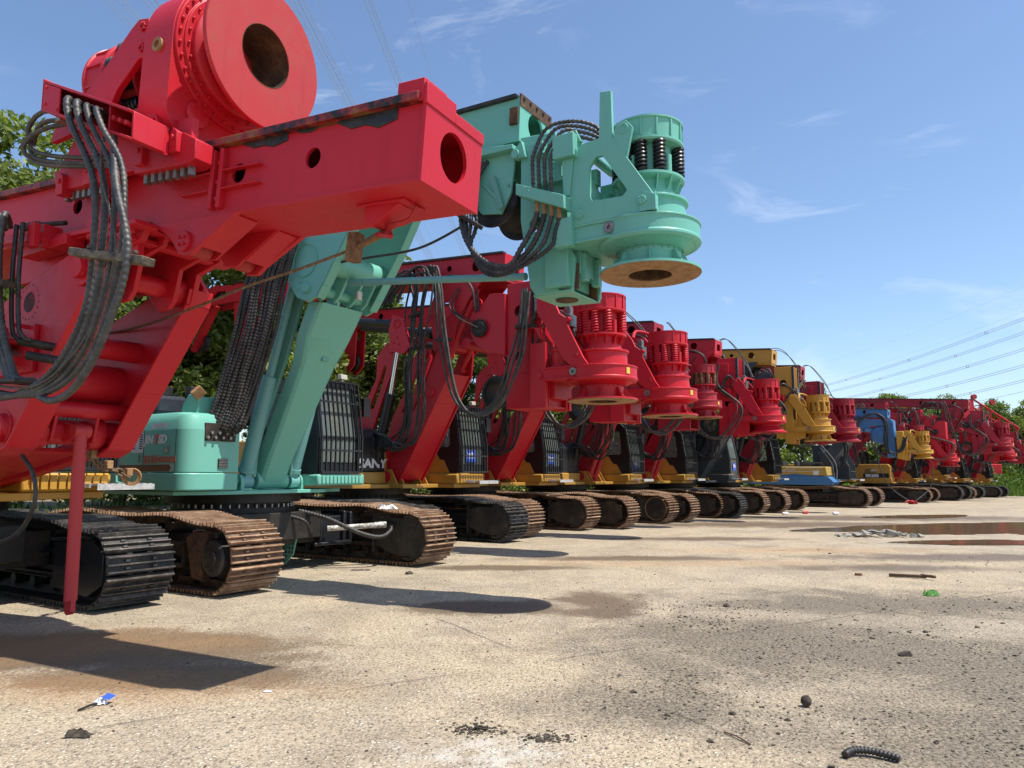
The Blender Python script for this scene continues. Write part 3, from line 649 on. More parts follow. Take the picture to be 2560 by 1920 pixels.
def red_hoses(root, hy, zf, n1=9, n2=4, hs=1., grey=False, ym=-4.35):
    # long bundle from the mast down the boom and up again to the deck, and the loop to the rotary drive
    mt = 'hose_grey' if grey else 'hose'
    hose_set(root, [(-.62, -1.2, 5.5), (-.68, -1.75, 6.05), (-.72, -2.2, 5.95), (-.76, -2.22, 5.1), (-.78, -2.1, 4.0), (-.8, -2.15, 2.9), (-.8, -1.95, 2.3), (-.8, -1.55, 2.15), (-.78, -1.15, 2.38), (-.7, -.8, 2.5)], n1, .082, .027, mt, .18, .045, .10, sax=(.30, .95, .08))
    for z, y in ((5.05, -2.2), (4.3, -2.13)): MB().bar((-.90, y - .3, z), (-.68, y + .3, z), .05, .06).build('hose_clamp', 'dark', root)
    hose_set(root, [(-.6, -2.3, 5.85), (-.66, -2.55, 6.1), (-.72, -2.75, 5.6), (-.74, -2.9, 4.5), (-.75, -3.3, 3.2), (-.75, -3.8, 2.78), (-.72, -4.35, 2.95), (-.66, -4.75, 3.8), (-.6, hy + 1.45, 4.55), (-.58, hy + 1.42, 5.25)], n2, .085, .027, 'hose_grey', .0, .04, .05, sax=(.35, .9, .1))
    MB().bar((-.8, -2.75, 4.42), (-.66, -3.1, 4.42), .05, .07).build('hose_clamp', 'dark', root); MB().bar((-.66, hy + 1.6, 4.5), (-.5, hy + 1.2, 4.5), .12, .06).build('hose_clamp', 'dark', root)
    v = MB(); v.box(-.15, .12, hy + .62, hy + .82, zf + 1.55, zf + 1.8); v.box(-.08, .05, hy + .66, hy + .78, zf + 1.8, zf + 1.98); v.cyl((-.15, hy + .7, zf + 1.68), (-.24, hy + .7, zf + 1.68), .04, 10); v.box(.14, .3, hy + .7, hy + .95, zf + 1.3, zf + 1.62)
    v.build('valve_block', 'steel', root, bevel=.01)
    hose_set(root, [(-.2, hy + .7, zf + 1.7), (-.4, hy + .75, zf + 1.85), (-.5, hy + 1.0, zf + 1.6), (-.45, hy + 1.2, zf + 1.2)], 3, .06, .016, 'hose', 0, .04, .05)
    hose_set(root, [(-.46, -3.2, 5.6), (-.52, -3.0, 5.2), (-.55, -3.3, 4.9), (-.52, -3.7, 4.66)], 3, .07, .015, 'hose', 0, .04, .06)
    hose_set(root, [(-.6, -.4, 2.55), (-.66, -.9, 2.45), (-.72, -1.3, 2.2), (-.66, -1.0, 1.95), (-.55, -.6, 1.9)], 4, .06, .02, 'hose', 0, .04, .06)
    MB().prism([(hy + 1.65, 4.46), (hy + 1.2, 4.46), (hy + 1.05, 4.2), (hy + 1.05, 4.44)], -.6, -.4).build('hose_bracket', 'red', root)
    hose_set(root, [(-.55, hy + 1.3, 4.5), (-.5, hy + 1.1, 4.85), (-.35, hy + .9, 4.7), (-.3, hy + .7, 4.5)], 4, .05, .022, 'hose', 0, .04, .04)
    hose_set(root, [(.2, -3.9, 6.26), (.22, ym - .2, 6.2), (.3, (hy + ym) / 2, 5.5), (.1, hy + .45, zf + 1.95)], 2, .07, .014, 'hose', 0, .04, .04)
    hose_set(root, [(-.40, -2.6, 5.7), (-.5, -3.0, 5.85), (-.5, -3.5, 5.6), (-.5, -3.65, 5.0)], 3, .06, .016, 'hose', 0, .04, .04)
def red_rig(name, label, loc, yaw, sc=1., hy=-6.35, zf=2.95, hsc=1., g=3.0, yf=-3.0, mats=('rust_shoe', 'rust_shoe'), covers=('plain', 'plain'), main='red', body='ochre', low=None,
            cab='black', guard=True, panel='ochre', sticker=(0, 0), tubes=False, slope=4.3, tip=True, detail=True, springs=None, cone=False, enginetext=None, motor=True, rear=9.3, dark_top=True, lip='rust_tan', ym=-4.35, group=None, endhole='rect', fm=('frame', 'frame'), boom=None):
    r = empty(name, (loc[0], loc[1], 0), yaw, sc); tag(r, label, 'drilling rig', group)
    undercarriage(r, -g / 2, g / 2, mats[0], mats[1], yf, -yf - .2, covers[0], covers[1], detail, fm[0], fm[1])
    upper_body(r, body, low or body, enginetext, dark_top=dark_top)
    make_cab(r, .7, 1.72, -2.28, -.55, 1.58, 3.2, cab, guard, panel, sticker)
    make_step(r, 1.0, 1.75, -2.5, 1.38)
    red_boom(r, main, tubes, boom, .24 if tubes else .42, .42 if tubes else 0.); red_mast(r, main, slope, rear, ym, tip=tip, endhole=endhole)
    head(r, Matrix.Translation((0, hy, zf)), hsc, main, springs or main, cone=cone, motor=motor, lip=lip)
    gap = (hy + 1.1 * hsc) - (ym - .7)
    if gap < -.05 or gap > .05: MB().box(-.38, .38, min(ym - .72, hy + 1.25 * hsc), max(ym - .72, hy + 1.25 * hsc), zf + .1, zf + 1.5).build('slide_frame', main, r, bevel=.01)
    red_hoses(r, hy, zf, 11 if detail else 7, 5 if detail else 3, ym=ym)
    return r
# ------------------------------------------------------------------ nearest red rig, its mast lying flat over the frame
def near_red_rig():
    r = empty('drilling_rig', (-7.24, 8.88, 0), 57)
    tag(r, 'nearest red drilling rig, mast lying level, big round drive flange facing out', 'drilling rig', 'drilling rigs parked in a row')
    undercarriage(r, -1.46, 1.46, M['black_shoe'], M['black_shoe'], -2.2, 2.6, 'plain', 'plain', True, 'black', 'black')
    upper_body(r, 'yellow', yc=-1.5)
    make_cab(r, .7, 1.72, -1.5, .3, 1.58, 3.1, 'black', True, 'yellow')
    make_step(r, 1.35, 2.08, -1.62, 1.40)
    base_parts = set(bpy.data.objects)
    # boom plates and cross tubes
    pl = [(-4.70, 3.37), (-4.90, 3.33), (-4.99, 3.22), (-4.97, 3.08), (-4.3, 2.34), (-3.88, 1.84), (-3.72, 1.78), (-3.52, 1.82), (-3.42, 2.0), (-3.36, 2.3), (-3.2, 2.6), (-2.7, 2.72), (-2.7, 2.95), (-3.2, 2.98), (-4.3, 3.28)]
    b = MB(); b.prism(pl, -.50, -.45); b.prism(pl, .45, .50)
    for sx in (-1, 1):
        fl = [(-4.99, 3.20), (-4.95, 3.06), (-4.3, 2.32), (-3.87, 1.82), (-3.68, 1.76)]
        for (y0, z0), (y1, z1) in zip(fl, fl[1:]): b.bar((sx * .42, y0 - .01, z0 - .02), (sx * .42, y1 - .01, z1 - .02), .24, .03, (0, -.7, -.7))
    b.cyl((-.46, -4.02, 2.72), (.46, -4.02, 2.72), .10, 20); b.cyl((-.46, -3.72, 2.42), (.46, -3.72, 2.42), .19, 28); b.cyl((-.46, -3.9, 2.14), (.46, -3.9, 2.14), .075, 18)
    b.cyl((-.56, -3.72, 1.95), (.56, -3.72, 1.95), .115, 24); b.cyl((-.30, -3.72, 1.95), (-.18, -3.72, 1.95), .15, 24); b.cyl((.18, -3.72, 1.95), (.30, -3.72, 1.95), .15, 24)
    for x in (-.2, .16): b.prism([(-3.95, 2.13), (-3.88, 1.86), (-3.7, 1.8), (-3.66, 2.12)], x, x + .03)
    for x in (-.05, .05): b.prism([(-4.02, 1.98), (-3.98, 1.88), (-3.85, 1.84), (-3.7, 1.9), (-3.72, 2.06)], x - .015, x + .015)
    b.cyl((-.58, -4.82, 3.17), (.58, -4.82, 3.17), .085, 24); b.cyl((-.53, -4.82, 3.17), (-.5, -4.82, 3.17), .14, 24); b.cyl((.2, -4.82, 3.17), (.44, -4.82, 3.17), .13, 24)
    b.bolts((-.53, -4.82, 3.17), (-1, 0, 0), .075, 4, .022, .03); b.lathe([(.05, .05), (.1, .05), (.12, 0), (.14, 0)], (-.505, -3.74, 1.97), (-1, -3.74, 1.97), 24); b.bolts((-.56, -3.74, 1.97), (-1, 0, 0), .07, 3, .02, .02)
    B = b.build('boom', 'red', r, bevel=.006)
    k = MB(); k.box(-.66, -.50, -4.02, -3.62, 2.50, 2.54); k.box(-.66, -.5, -4.02, -3.62, 2.64, 2.68); k.box(-.68, -.66, -4.05, -3.6, 2.46, 2.76); k.box(-.54, -.502, -4.2, -3.6, 2.40, 2.80)
    for y in (-4.1, -3.7): k.cyl((-.66, y, 2.78), (-.52, y, 2.78), .02, 6)
    k.build('hose_bracket', 'red', B, bevel=.006)
    l = MB()
    for sx in (-1, 1): l.bar((sx * .36, -3.7, 1.86), (sx * .36, -1.05, 1.52), .14, .2); l.cyl((sx * .36 - .12, -1.1, 1.52), (sx * .36 + .12, -1.1, 1.52), .14, 16)
    l.bar((0, -3.5, 1.80), (0, -1.2, 1.48), .5, .05); l.build('link_arm', 'red', r, bevel=.01)
    u = MB()
    for sx in (-1, 1): u.bar((sx * .42, -2.8, 2.85), (sx * .42, -.3, 1.7), .08, .26)
    u.build('rear_arm', 'red', r, bevel=.01)
    t = MB(); tri = [(-3.4, 3.64), (-5.42, 3.47), (-5.36, 3.36), (-5.06, 3.30), (-4.99, 3.04), (-4.92, 2.97), (-4.78, 2.97), (-4.66, 3.08), (-4.55, 3.22), (-4.1, 3.25), (-3.5, 3.28)]
    t.prism(tri, -.38, -.33); t.prism(tri, .33, .38); t.prism(tri, -.2, -.16); t.prism(tri, .16, .2)
    t.box(-.5, .5, -5.30, -5.2, 3.36, 3.40); t.box(-.36, -.3, -5.28, -5.2, 3.2, 3.44)
    t.prism([(-5.5, 3.46), (-3.4, 3.62), (-3.4, 3.58), (-5.5, 3.42)], -.52, .52)
    for y in (-4.5, -4.8, -5.1, -5.35):
        for sx in (-.46, .46): t.cyl((sx, y, 3.5 + (y + 5.5) * .076 - .12), (sx, y, 3.5 + (y + 5.5) * .076 - .04), .035, 6)
    t.box(-.55, -.4, -4.6, -3.9, 3.42, 3.5); t.box(-.6, -.45, -4.35, -4.3, 3.42, 3.62)
    T_ = t.build('tilt_frame', 'red', r, bevel=.006)
    MB().lathe([(0, 0), (.09, 0), (.1, .03), (.15, .03), (.15, .06), (0, .06)], (-.50, -4.0, 3.02), (-.44, -4.0, 3.02), 24).bolts((-.47, -4.0, 3.02), (-1, 0, 0), .15, 18, .012, .03).build('swivel_hub', 'dark', T_)
    s = MB(); s.cyl((0, -3.98, 1.92), (0, -3.99, .45), .052, 18); s.box(-.02, .02, -4.04, -3.94, .36, .50); s.cyl((-.022, -3.99, .38), (.022, -3.99, .38), .05, 14); s.cyl((-.07, -3.98, 1.94), (.07, -3.98, 1.94), .06, 16); s.cyl((-.056, -3.99, 1.1), (-.04, -3.99, 1.1), .012, 8)
    s.build('support_strut', 'strut', r)
    # mast
    a = 5.1; T = Matrix.Translation((0, -8.22, 3.25)) @ Matrix.Rotation(math.radians(a), 4, 'X')
    m = mast_box(r, T, 9.5, .30, .50, 'red', (1.02, 1.82, 3.45, 3.98, 6.0, 8.0), 'patchy_rail', name='mast', hr=(.075, .075, .06, .07, .07, .07), railt=.06, t=.024)
    f = MB(T)
    f.box(-.345, -.10, .0, .23, .503, .655); f.prism([(-.03, .48), (-.03, .62), (.0, .62), (.0, .48)], -.345, -.02); f.box(-.02, .335, -.03, .0, .48, .56); f.build('end_block', 'red', m, bevel=.006)
    for sx in (-1, 1):
        f = MB(T); x0, x1 = (sx * .312, sx * .36) if sx > 0 else (-.36, -.312)
        f.box(x0, x1, 2.06, 2.10, .02, .48); f.box(x0, x1, 1.96, 2.0, .02, .48)
        for z in (.16, .3): f.prism([(1.55, z), (1.96, z), (1.96, z + .012), (1.55, z + .012)], x0, x1 - .01 if sx > 0 else x1); f.prism([(2.1, z), (2.45, z), (2.45, z + .012), (2.1, z + .012)], x0, x1)
        for z in (.1, .23, .38): f.cyl((sx * .345, 2.03, z), (sx * .315, 2.03, z), .016, 8)
        f.build('joint_plate', 'red', m, bevel=.004)
    q = MB(T)                                                       # dried black grease and yellow grease on the rail edge
    for y0, y1, dz in ((.24, .80, -.075), (1.30, 1.80, -.05), (1.0, 1.22, -.015)): q.prism([(y0, .565), (y0, .5 + dz), (y0 + (y1 - y0) * .3, .49 + dz * 1.3), (y0 + (y1 - y0) * .5, .485 + dz * .7), (y0 + (y1 - y0) * .75, .495 + dz * .9), (y1, .505 + dz * .2), (y1, .565)], -.322, -.16)
    q.build('grease_smear', 'grease', m, bevel=.006)
    q = MB(T); q.box(-.312, -.2, .78, 1.0, .49, .541); q.box(-.315, -.22, 1.76, 2.0, .52, .543); q.build('grease_smear', paint('rail_yellow_rust', (.22, .10, .02), .6, .9, (.1, .05, .02), .5), m)
    g = MB(T)                                                       # roller brackets below
    for sx in (-1, 1):
        g.prism([(1.75, -.02), (2.85, -.02), (2.85, .01), (2.55, -.16), (2.42, -.30), (2.28, -.31), (2.2, -.25)], sx * .31 - .02, sx * .31 + .02)
        g.bar((sx * .20, 1.82, -.03), (sx * .20, 2.2, -.24), .2, .02, (0, .5, .8)); g.prism([(1.80, -.02), (2.85, -.02), (2.55, -.16), (2.42, -.28), (2.28, -.29), (2.2, -.24)], sx * .10 - .01, sx * .10 + .01)
    for sx in (-1, 1): g.cyl((sx * .36, 2.36, -.2), (sx * .33, 2.36, -.2), .08, 18); g.bolts((sx * .36, 2.36, -.2), (sx, 0, 0), .04, 4, .014, .02)
    g.build('roller_bracket', 'red', m, bevel=.004)
    for x in (-.20, .20): MB(T).lathe([(0, -.08), (.075, -.08), (.085, -.06), (.085, .06), (.075, .08), (0, .08)], (x, 2.36, -.21), (x + 1, 2.36, -.21), 22).build('roller', 'red_worn', m)
    h = MB(T); h.box(-.12, .12, .3, .75, -.045, -.026); h.prism([(.62, -.04), (.36, -.04), (.60, -.18), (.67, -.17), (.70, -.04)], -.09, -.07); h.prism([(.62, -.04), (.36, -.04), (.60, -.18), (.67, -.17), (.70, -.04)], .07, .09); h.bar((0, .37, -.045), (0, .62, -.18), .18, .015, (0, .5, .8))
    h.build('hook_lug', 'red', m, bevel=.004)
    w = MB(); w.tube([(0, -7.95, 3.22), (.02, -7.86, 3.15), (-.02, -7.78, 3.12), (0, -7.70, 3.13), (0.02, -7.66, 3.1)], .022, 8); w.tube([(0, -7.7, 3.05), (-.05, -7.64, 3.06), (0, -7.56, 3.09), (.05, -7.63, 3.12), (0, -7.7, 3.05)], .016, 8); w.build('shackle', 'red_worn', r)
    w = MB(); w.cyl((0, -7.62, 3.09), (0, -7.38, 3.035), .028, 12, .022); w.bar((0, -7.36, 3.14), (0, -7.33, 2.93), .09, .09, (1, 0, 0)); w.build('rope_socket', 'rust', r, bevel=.006)
    MB().tube([(0, -7.35, 3.03), (0, -6.8, 2.975), (.04, -6.1, 2.95), (.15, -5.4, 2.93), (.4, -4.0, 2.96), (.5, -2.6, 3.05)], .0125, 8, None, .25, .03).build('wire_rope', 'rope', r, 80)
    # rotary drive on the mast, its axis along the mast
    c_, s_ = math.cos(math.radians(a)), math.sin(math.radians(a))
    c_, s_ = math.cos(math.radians(2.6)), math.sin(math.radians(2.6))
    H = Matrix(((1, 0, 0, 0), (0, s_, c_, -5.72), (0, -c_, s_, 5.24), (0, 0, 0, 1)))
    own_frame = set(bpy.data.objects); hd = head(r, H, .95, 'red', 'black', tag_=False, motor=False, arm='none', carriage=False, case=True, lip=paint('red_flange_face', (.44, .03, .03), .55, .9, (.3, .1, .06), .35, (.2, .07, .03)))
    S = H @ Matrix.Diagonal((.95, .95, .95, 1))
    k = MB(S); ar = [(-.67 * math.cos(t), -.67 * math.sin(t) - .02) for t in [PI * i / 20 for i in range(21)]]
    k.vprism([(-.56, .92)] + [(-.67, .74)] + ar + [(.67, .74), (.56, .92)], .44, .84)
    k.lathe([(.66, .44), (.66, .41), (.585, .41), (.585, .385), (.50, .385)], n=56); k.bolts((0, 0, .41), (0, 0, -1), .625, 34, .017, .022); k.bolts((0, 0, .385), (0, 0, -1), .55, 28, .014, .02)
    for x in (-.36, .36): k.lathe([(0, .405), (.1, .405), (.12, .415), (.12, .44)], (x, .66, 0), (x, .66, 1), 20); k.bolts((x, .66, .41), (0, 0, -1), .09, 8, .012, .012)
    K = k.build('gear_case', 'red', hd, bevel=.015)
    q = MB(S); q.lathe([(.035, 0), (.065, 0), (.065, .04), (.035, .04)], (-.695, .1, .62), (-.655, .1, .62), 18, True); q.cyl((-.66, .1, .62), (-.672, .1, .62), .036, 16); q.build('sight_port', 'rust_tan', hd)
    k = MB(S)
    for sx in (-1, 1):
        k.bolts((sx * .66, .84, .64), (sx, 0, 0), .06, 9, .016, .03); k.cyl((sx * .66, .84, .64), (sx * .69, .84, .64), .045, 14); k.cyl((sx * .3, .84, .64), (sx * .67, .84, .64), .1, 20)
    k.build('pivot_pin', 'red', hd)
    own_frame = set(bpy.data.objects) - own_frame
    a_ = MB()
    for sx in (-1, 1):
        x = sx * .50
        a_.prism([(-5.53, 5.12), (-5.40, 5.15), (-5.3, 5.1), (-4.95, 4.86), (-4.67, 4.70), (-4.3, 4.64), (-4.2, 4.4), (-5.0, 4.4), (-5.15, 4.62), (-5.42, 4.80), (-5.56, 4.80)], x - .025, x + .025)
        for y, z in ((-5.47, 5.06), (-5.47, 4.88)): a_.bolts((x + sx * .025, y, z), (sx, 0, 0), .03, 7, .012, .022)
    a_.tube([(-.3, -4.5, 4.66), (-.3, -4.5, 4.7), (-.3, -4.6, 4.74), (-.3, -4.75, 4.74), (-.3, -4.8, 4.7)], .02, 8)
    a_.build('side_arm', 'red', hd, bevel=.005)
    c = MB(); body = [(-4.25, 3.98), (-4.25, 4.18), (-4.5, 4.46), (-5.36, 4.44), (-5.6, 4.22), (-5.72, 4.15), (-5.85, 4.2), (-6.06, 4.17), (-6.06, 3.86)]
    c.prism(body, -.46, -.40); c.prism(body, .40, .46); c.box(-.4, .4, -6.0, -4.3, 4.0, 4.06); c.box(-.4, .4, -4.36, -4.3, 4.06, 4.3); c.box(-.4, .4, -5.3, -5.24, 4.06, 4.4)
    for sx in (-1, 1):
        xa, xb = sorted((sx * .36, sx * .52)); xc, xd = sorted((sx * .46, sx * .56))
        c.prism([(-5.42, 4.0), (-5.45, 3.83), (-6.12, 3.76), (-6.20, 3.78), (-6.20, 3.93), (-6.05, 4.02)], xa, xb); c.prism([(-4.28, 4.12), (-4.34, 3.93), (-4.98, 3.87), (-5.04, 3.98), (-4.95, 4.06)], xa, xb)
        for y in (-5.55, -5.98, -4.45, -4.85): c.prism([(y - .05, 3.86), (y + .05, 3.87), (y + .05, 4.0), (y, 4.06), (y - .05, 4.02)], xc, xd); c.cyl((sx * .56, y, 3.98), (sx * .575, y, 3.98), .022, 8)
    Cc = c.build('carriage', 'red', hd, bevel=.005)
    bl = MB()
    for sx in (-1, 1):
        for i in range(7): y = -5.52 - i * .092; MB().cyl((sx * .45, y, 3.83 + (y + 5.5) * .1), (sx * .45, y, 3.755 + (y + 5.5) * .1), .03, 6).build('bolt', 'steel', Cc); y = -4.4 - i * .085; MB().cyl((sx * .45, y, 3.92 + (y + 4.4) * .09), (sx * .45, y, 3.855 + (y + 4.4) * .09), .028, 6).build('bolt', 'steel', Cc)
    pass
    x = MB(); top = lambda y: 4.62 + (y + 4.77) * .48
    x.prism([(-4.77, 4.62), (-5.94, 4.06), (-5.94, 3.84), (-4.77, 4.37)], -.60, -.56); x.bar((-.73, -4.77, 4.615), (-.73, -5.94, 4.055), .3, .02); x.bar((-.73, -4.77, 4.38), (-.73, -5.94, 3.85), .3, .02)
    x.box(-.88, -.6, -4.785, -4.76, 4.37, 4.63); x.box(-.84, -.6, -5.65, -5.63, 3.99, 4.2); x.box(-.84, -.6, -5.95, -5.93, 3.85, 4.06)
    for y in (-5.72, -5.80, -5.88): x.cyl((-.86, y, top(y) - .1), (-.62, y, top(y) - .1), .02, 8)
    x.prism([(-4.77, 4.60), (-5.02, 4.48), (-5.02, 4.26), (-4.77, 4.38)], -.88, -.865)
    for y, dz in ((-4.82, -.05), (-4.82, -.19), (-5.0, -.2)): x.cyl((-.89, y, top(y) + dz), (-.875, y, top(y) + dz), .014, 8)
    x.build('hose_manifold', 'red', hd, bevel=.004)
    f = MB()
    for i in range(4): y = -5.08 - i * .13; f.cyl((-.62, y, top(y) - .12), (-.80, y - .03, top(y) - .11), .032, 12); f.cyl((-.8, y - .03, top(y) - .11), (-.84, y - .04, top(y) - .115), .038, 8)
    f.build('hose_fitting', 'steel', hd)
    for i in range(4):
        y = -5.12 - i * .13; z = top(y) - .11; o = i * .14; dx = -.015 * i
        hose(r, [(-.80, y, z), (-.92, y - .10, z - .02), (-.93, y - .17 - .02 * i, z - .22), (-.9, -5.60 - o * .85, 3.6), (-.9 + dx, -5.66 - o, 3.05), (-.9 + dx, -5.60 - o * .9, 2.62), (-.92, -5.36 - o * .8, 2.28 - .01 * i), (-.92, -4.98 - o * .5, 2.12 - .015 * i), (-.9, -4.4, 2.12 + .02 * i), (-.85, -3.8, 2.3 + .05 * i), (-.8, -3.2, 2.9)], .0265 if i < 2 else .022, 'hose_wrap', .16, .045, 11)
    hose(r, [(-.84, -5.6, 4.0), (-.93, -5.75, 3.6), (-.93, -5.98, 3.05), (-.93, -5.85, 2.6), (-.95, -5.55, 2.28), (-.95, -5.1, 2.13), (-.95, -4.5, 2.2)], .011, 'hose_grey', .2, .03, 8)
    hose(r, [(-.86, -5.75, 3.9), (-.96, -6.0, 3.45), (-.97, -6.2, 2.9), (-.98, -6.0, 2.38), (-.98, -5.72, 2.08), (-.96, -5.4, 2.0), (-.9, -5.05, 2.08)], .026, 'hose_wrap', .14, .045, 10)
    for i in range(3):
        o = i * .09; hose(r, [(-.7, -3.85 - o, 3.62), (-.82, -4.02 - o, 3.66), (-.84, -4.1 - o * .6, 3.3), (-.84, -4.2 - o * .7, 2.75), (-.84, -4.42 - o * .6, 2.38), (-.86, -4.62 - o * .4, 2.24), (-.86, -4.9 - o * .2, 2.2)], .032 - i * .003, 'hose_wrap', .13, .05, 11)
    for o in (0, .1): hose(r, [(-.72, -4.18 - o, 3.6), (-.74, -4.22 - o, 3.1), (-.74, -4.3 - o, 2.66), (-.68, -4.36 - o, 2.6)], .018, 'hose', 0, .05, 8)
    for o in (0, .13): MB().cyl((-.72, -4.35 - o, 2.60 - o), (-.5, -4.5 - o, 2.56 - o), .035, 12).build('hose_fitting', 'dark', r)
    MB().bar((-.9, -4.0, 2.28), (-.93, -4.95, 2.19), .14, .03).build('hose_clamp', 'dark', r, bevel=.005)
    cl = MB(); cl.bar((-.97, -5.56, 3.04), (-.90, -6.32, 2.86), .10, .055)
    for i in range(5): cl.cyl((-.93, -5.66 - i * .14, 3.06 - i * .035), (-.93, -5.66 - i * .14, 3.085 - i * .035), .018, 6)
    cl.build('hose_clamp', twotone('clamp_block', (.03, .028, .025), (.28, .22, .14), 14, .35, .75, .7), r, bevel=.006)
    MB().bar((-.86, -3.95, 3.12), (-.86, -4.45, 3.02), .1, .05).build('hose_clamp', 'frame', r, bevel=.006)
    for i, (d0, z0) in enumerate(((.0, 0), (.05, -.1), (-.03, -.16))):
        hose(r, [(-.62, -4.72, 4.48 + z0 * .5), (-.72, -4.45, 4.52 + z0), (-.72 + d0, -4.24, 4.42 + z0), (-.7, -4.3, 4.24 + z0 * .6), (-.66, -4.6, 4.12 + z0 * .5), (-.5, -5.1, 4.05 + z0 * .4)], .019, 'hose_grey', 0, .05, 9)
    MB().box(-.74, -.60, -4.755, -4.69, 4.36, 4.6).build('manifold_block', 'steel', hd, bevel=.006)
    hose(r, [(-.4, -3.86, 1.72), (-.42, -4.1, 1.55), (-.42, -4.15, 1.3), (-.4, -3.85, 1.05), (-.4, -3.3, .95)], .018, 'hose', 0, .05, 8)
    p = MB(); p.bar((-.62, -3.4, 3.62), (-.62, -4.35, 3.5), .06, .08); p.bar((-.66, -4.33, 3.6), (-.66, -4.33, 3.4), .1, .05); p.bar((-.45, -4.3, 3.52), (-.45, -4.95, 3.5), .05, .07); p.box(-.5, -.4, -5.0, -4.8, 3.44, 3.6)
    p.build('valve_bracket', 'red', r, bevel=.004)
    MB().cyl((-.5, -3.8, 3.72), (-.5, -4.05, 3.70), .035, 12).cyl((-.5, -4.05, 3.7), (-.46, -4.4, 3.66), .02, 10).build('valve', 'frame', r)
    # the upper works stand slewed five degrees on the tracks
    A_ = Matrix(((1.165, 0, 0, 0), (0, 1.0113, .0088, .5831 - 5.5 + 1.0113 * 5.5 - .0088 * 3.3), (0, -.0514, 1.0877, .215 + 3.3 - .0514 * 5.5 - 1.0877 * 3.3), (0, 0, 0, 1))); RZ = Matrix.Rotation(math.radians(5), 4, 'Z')
    for o in list(r.children_recursive):
        if o in base_parts: continue
        o.data.transform(RZ if o in own_frame else RZ @ A_)
    return r

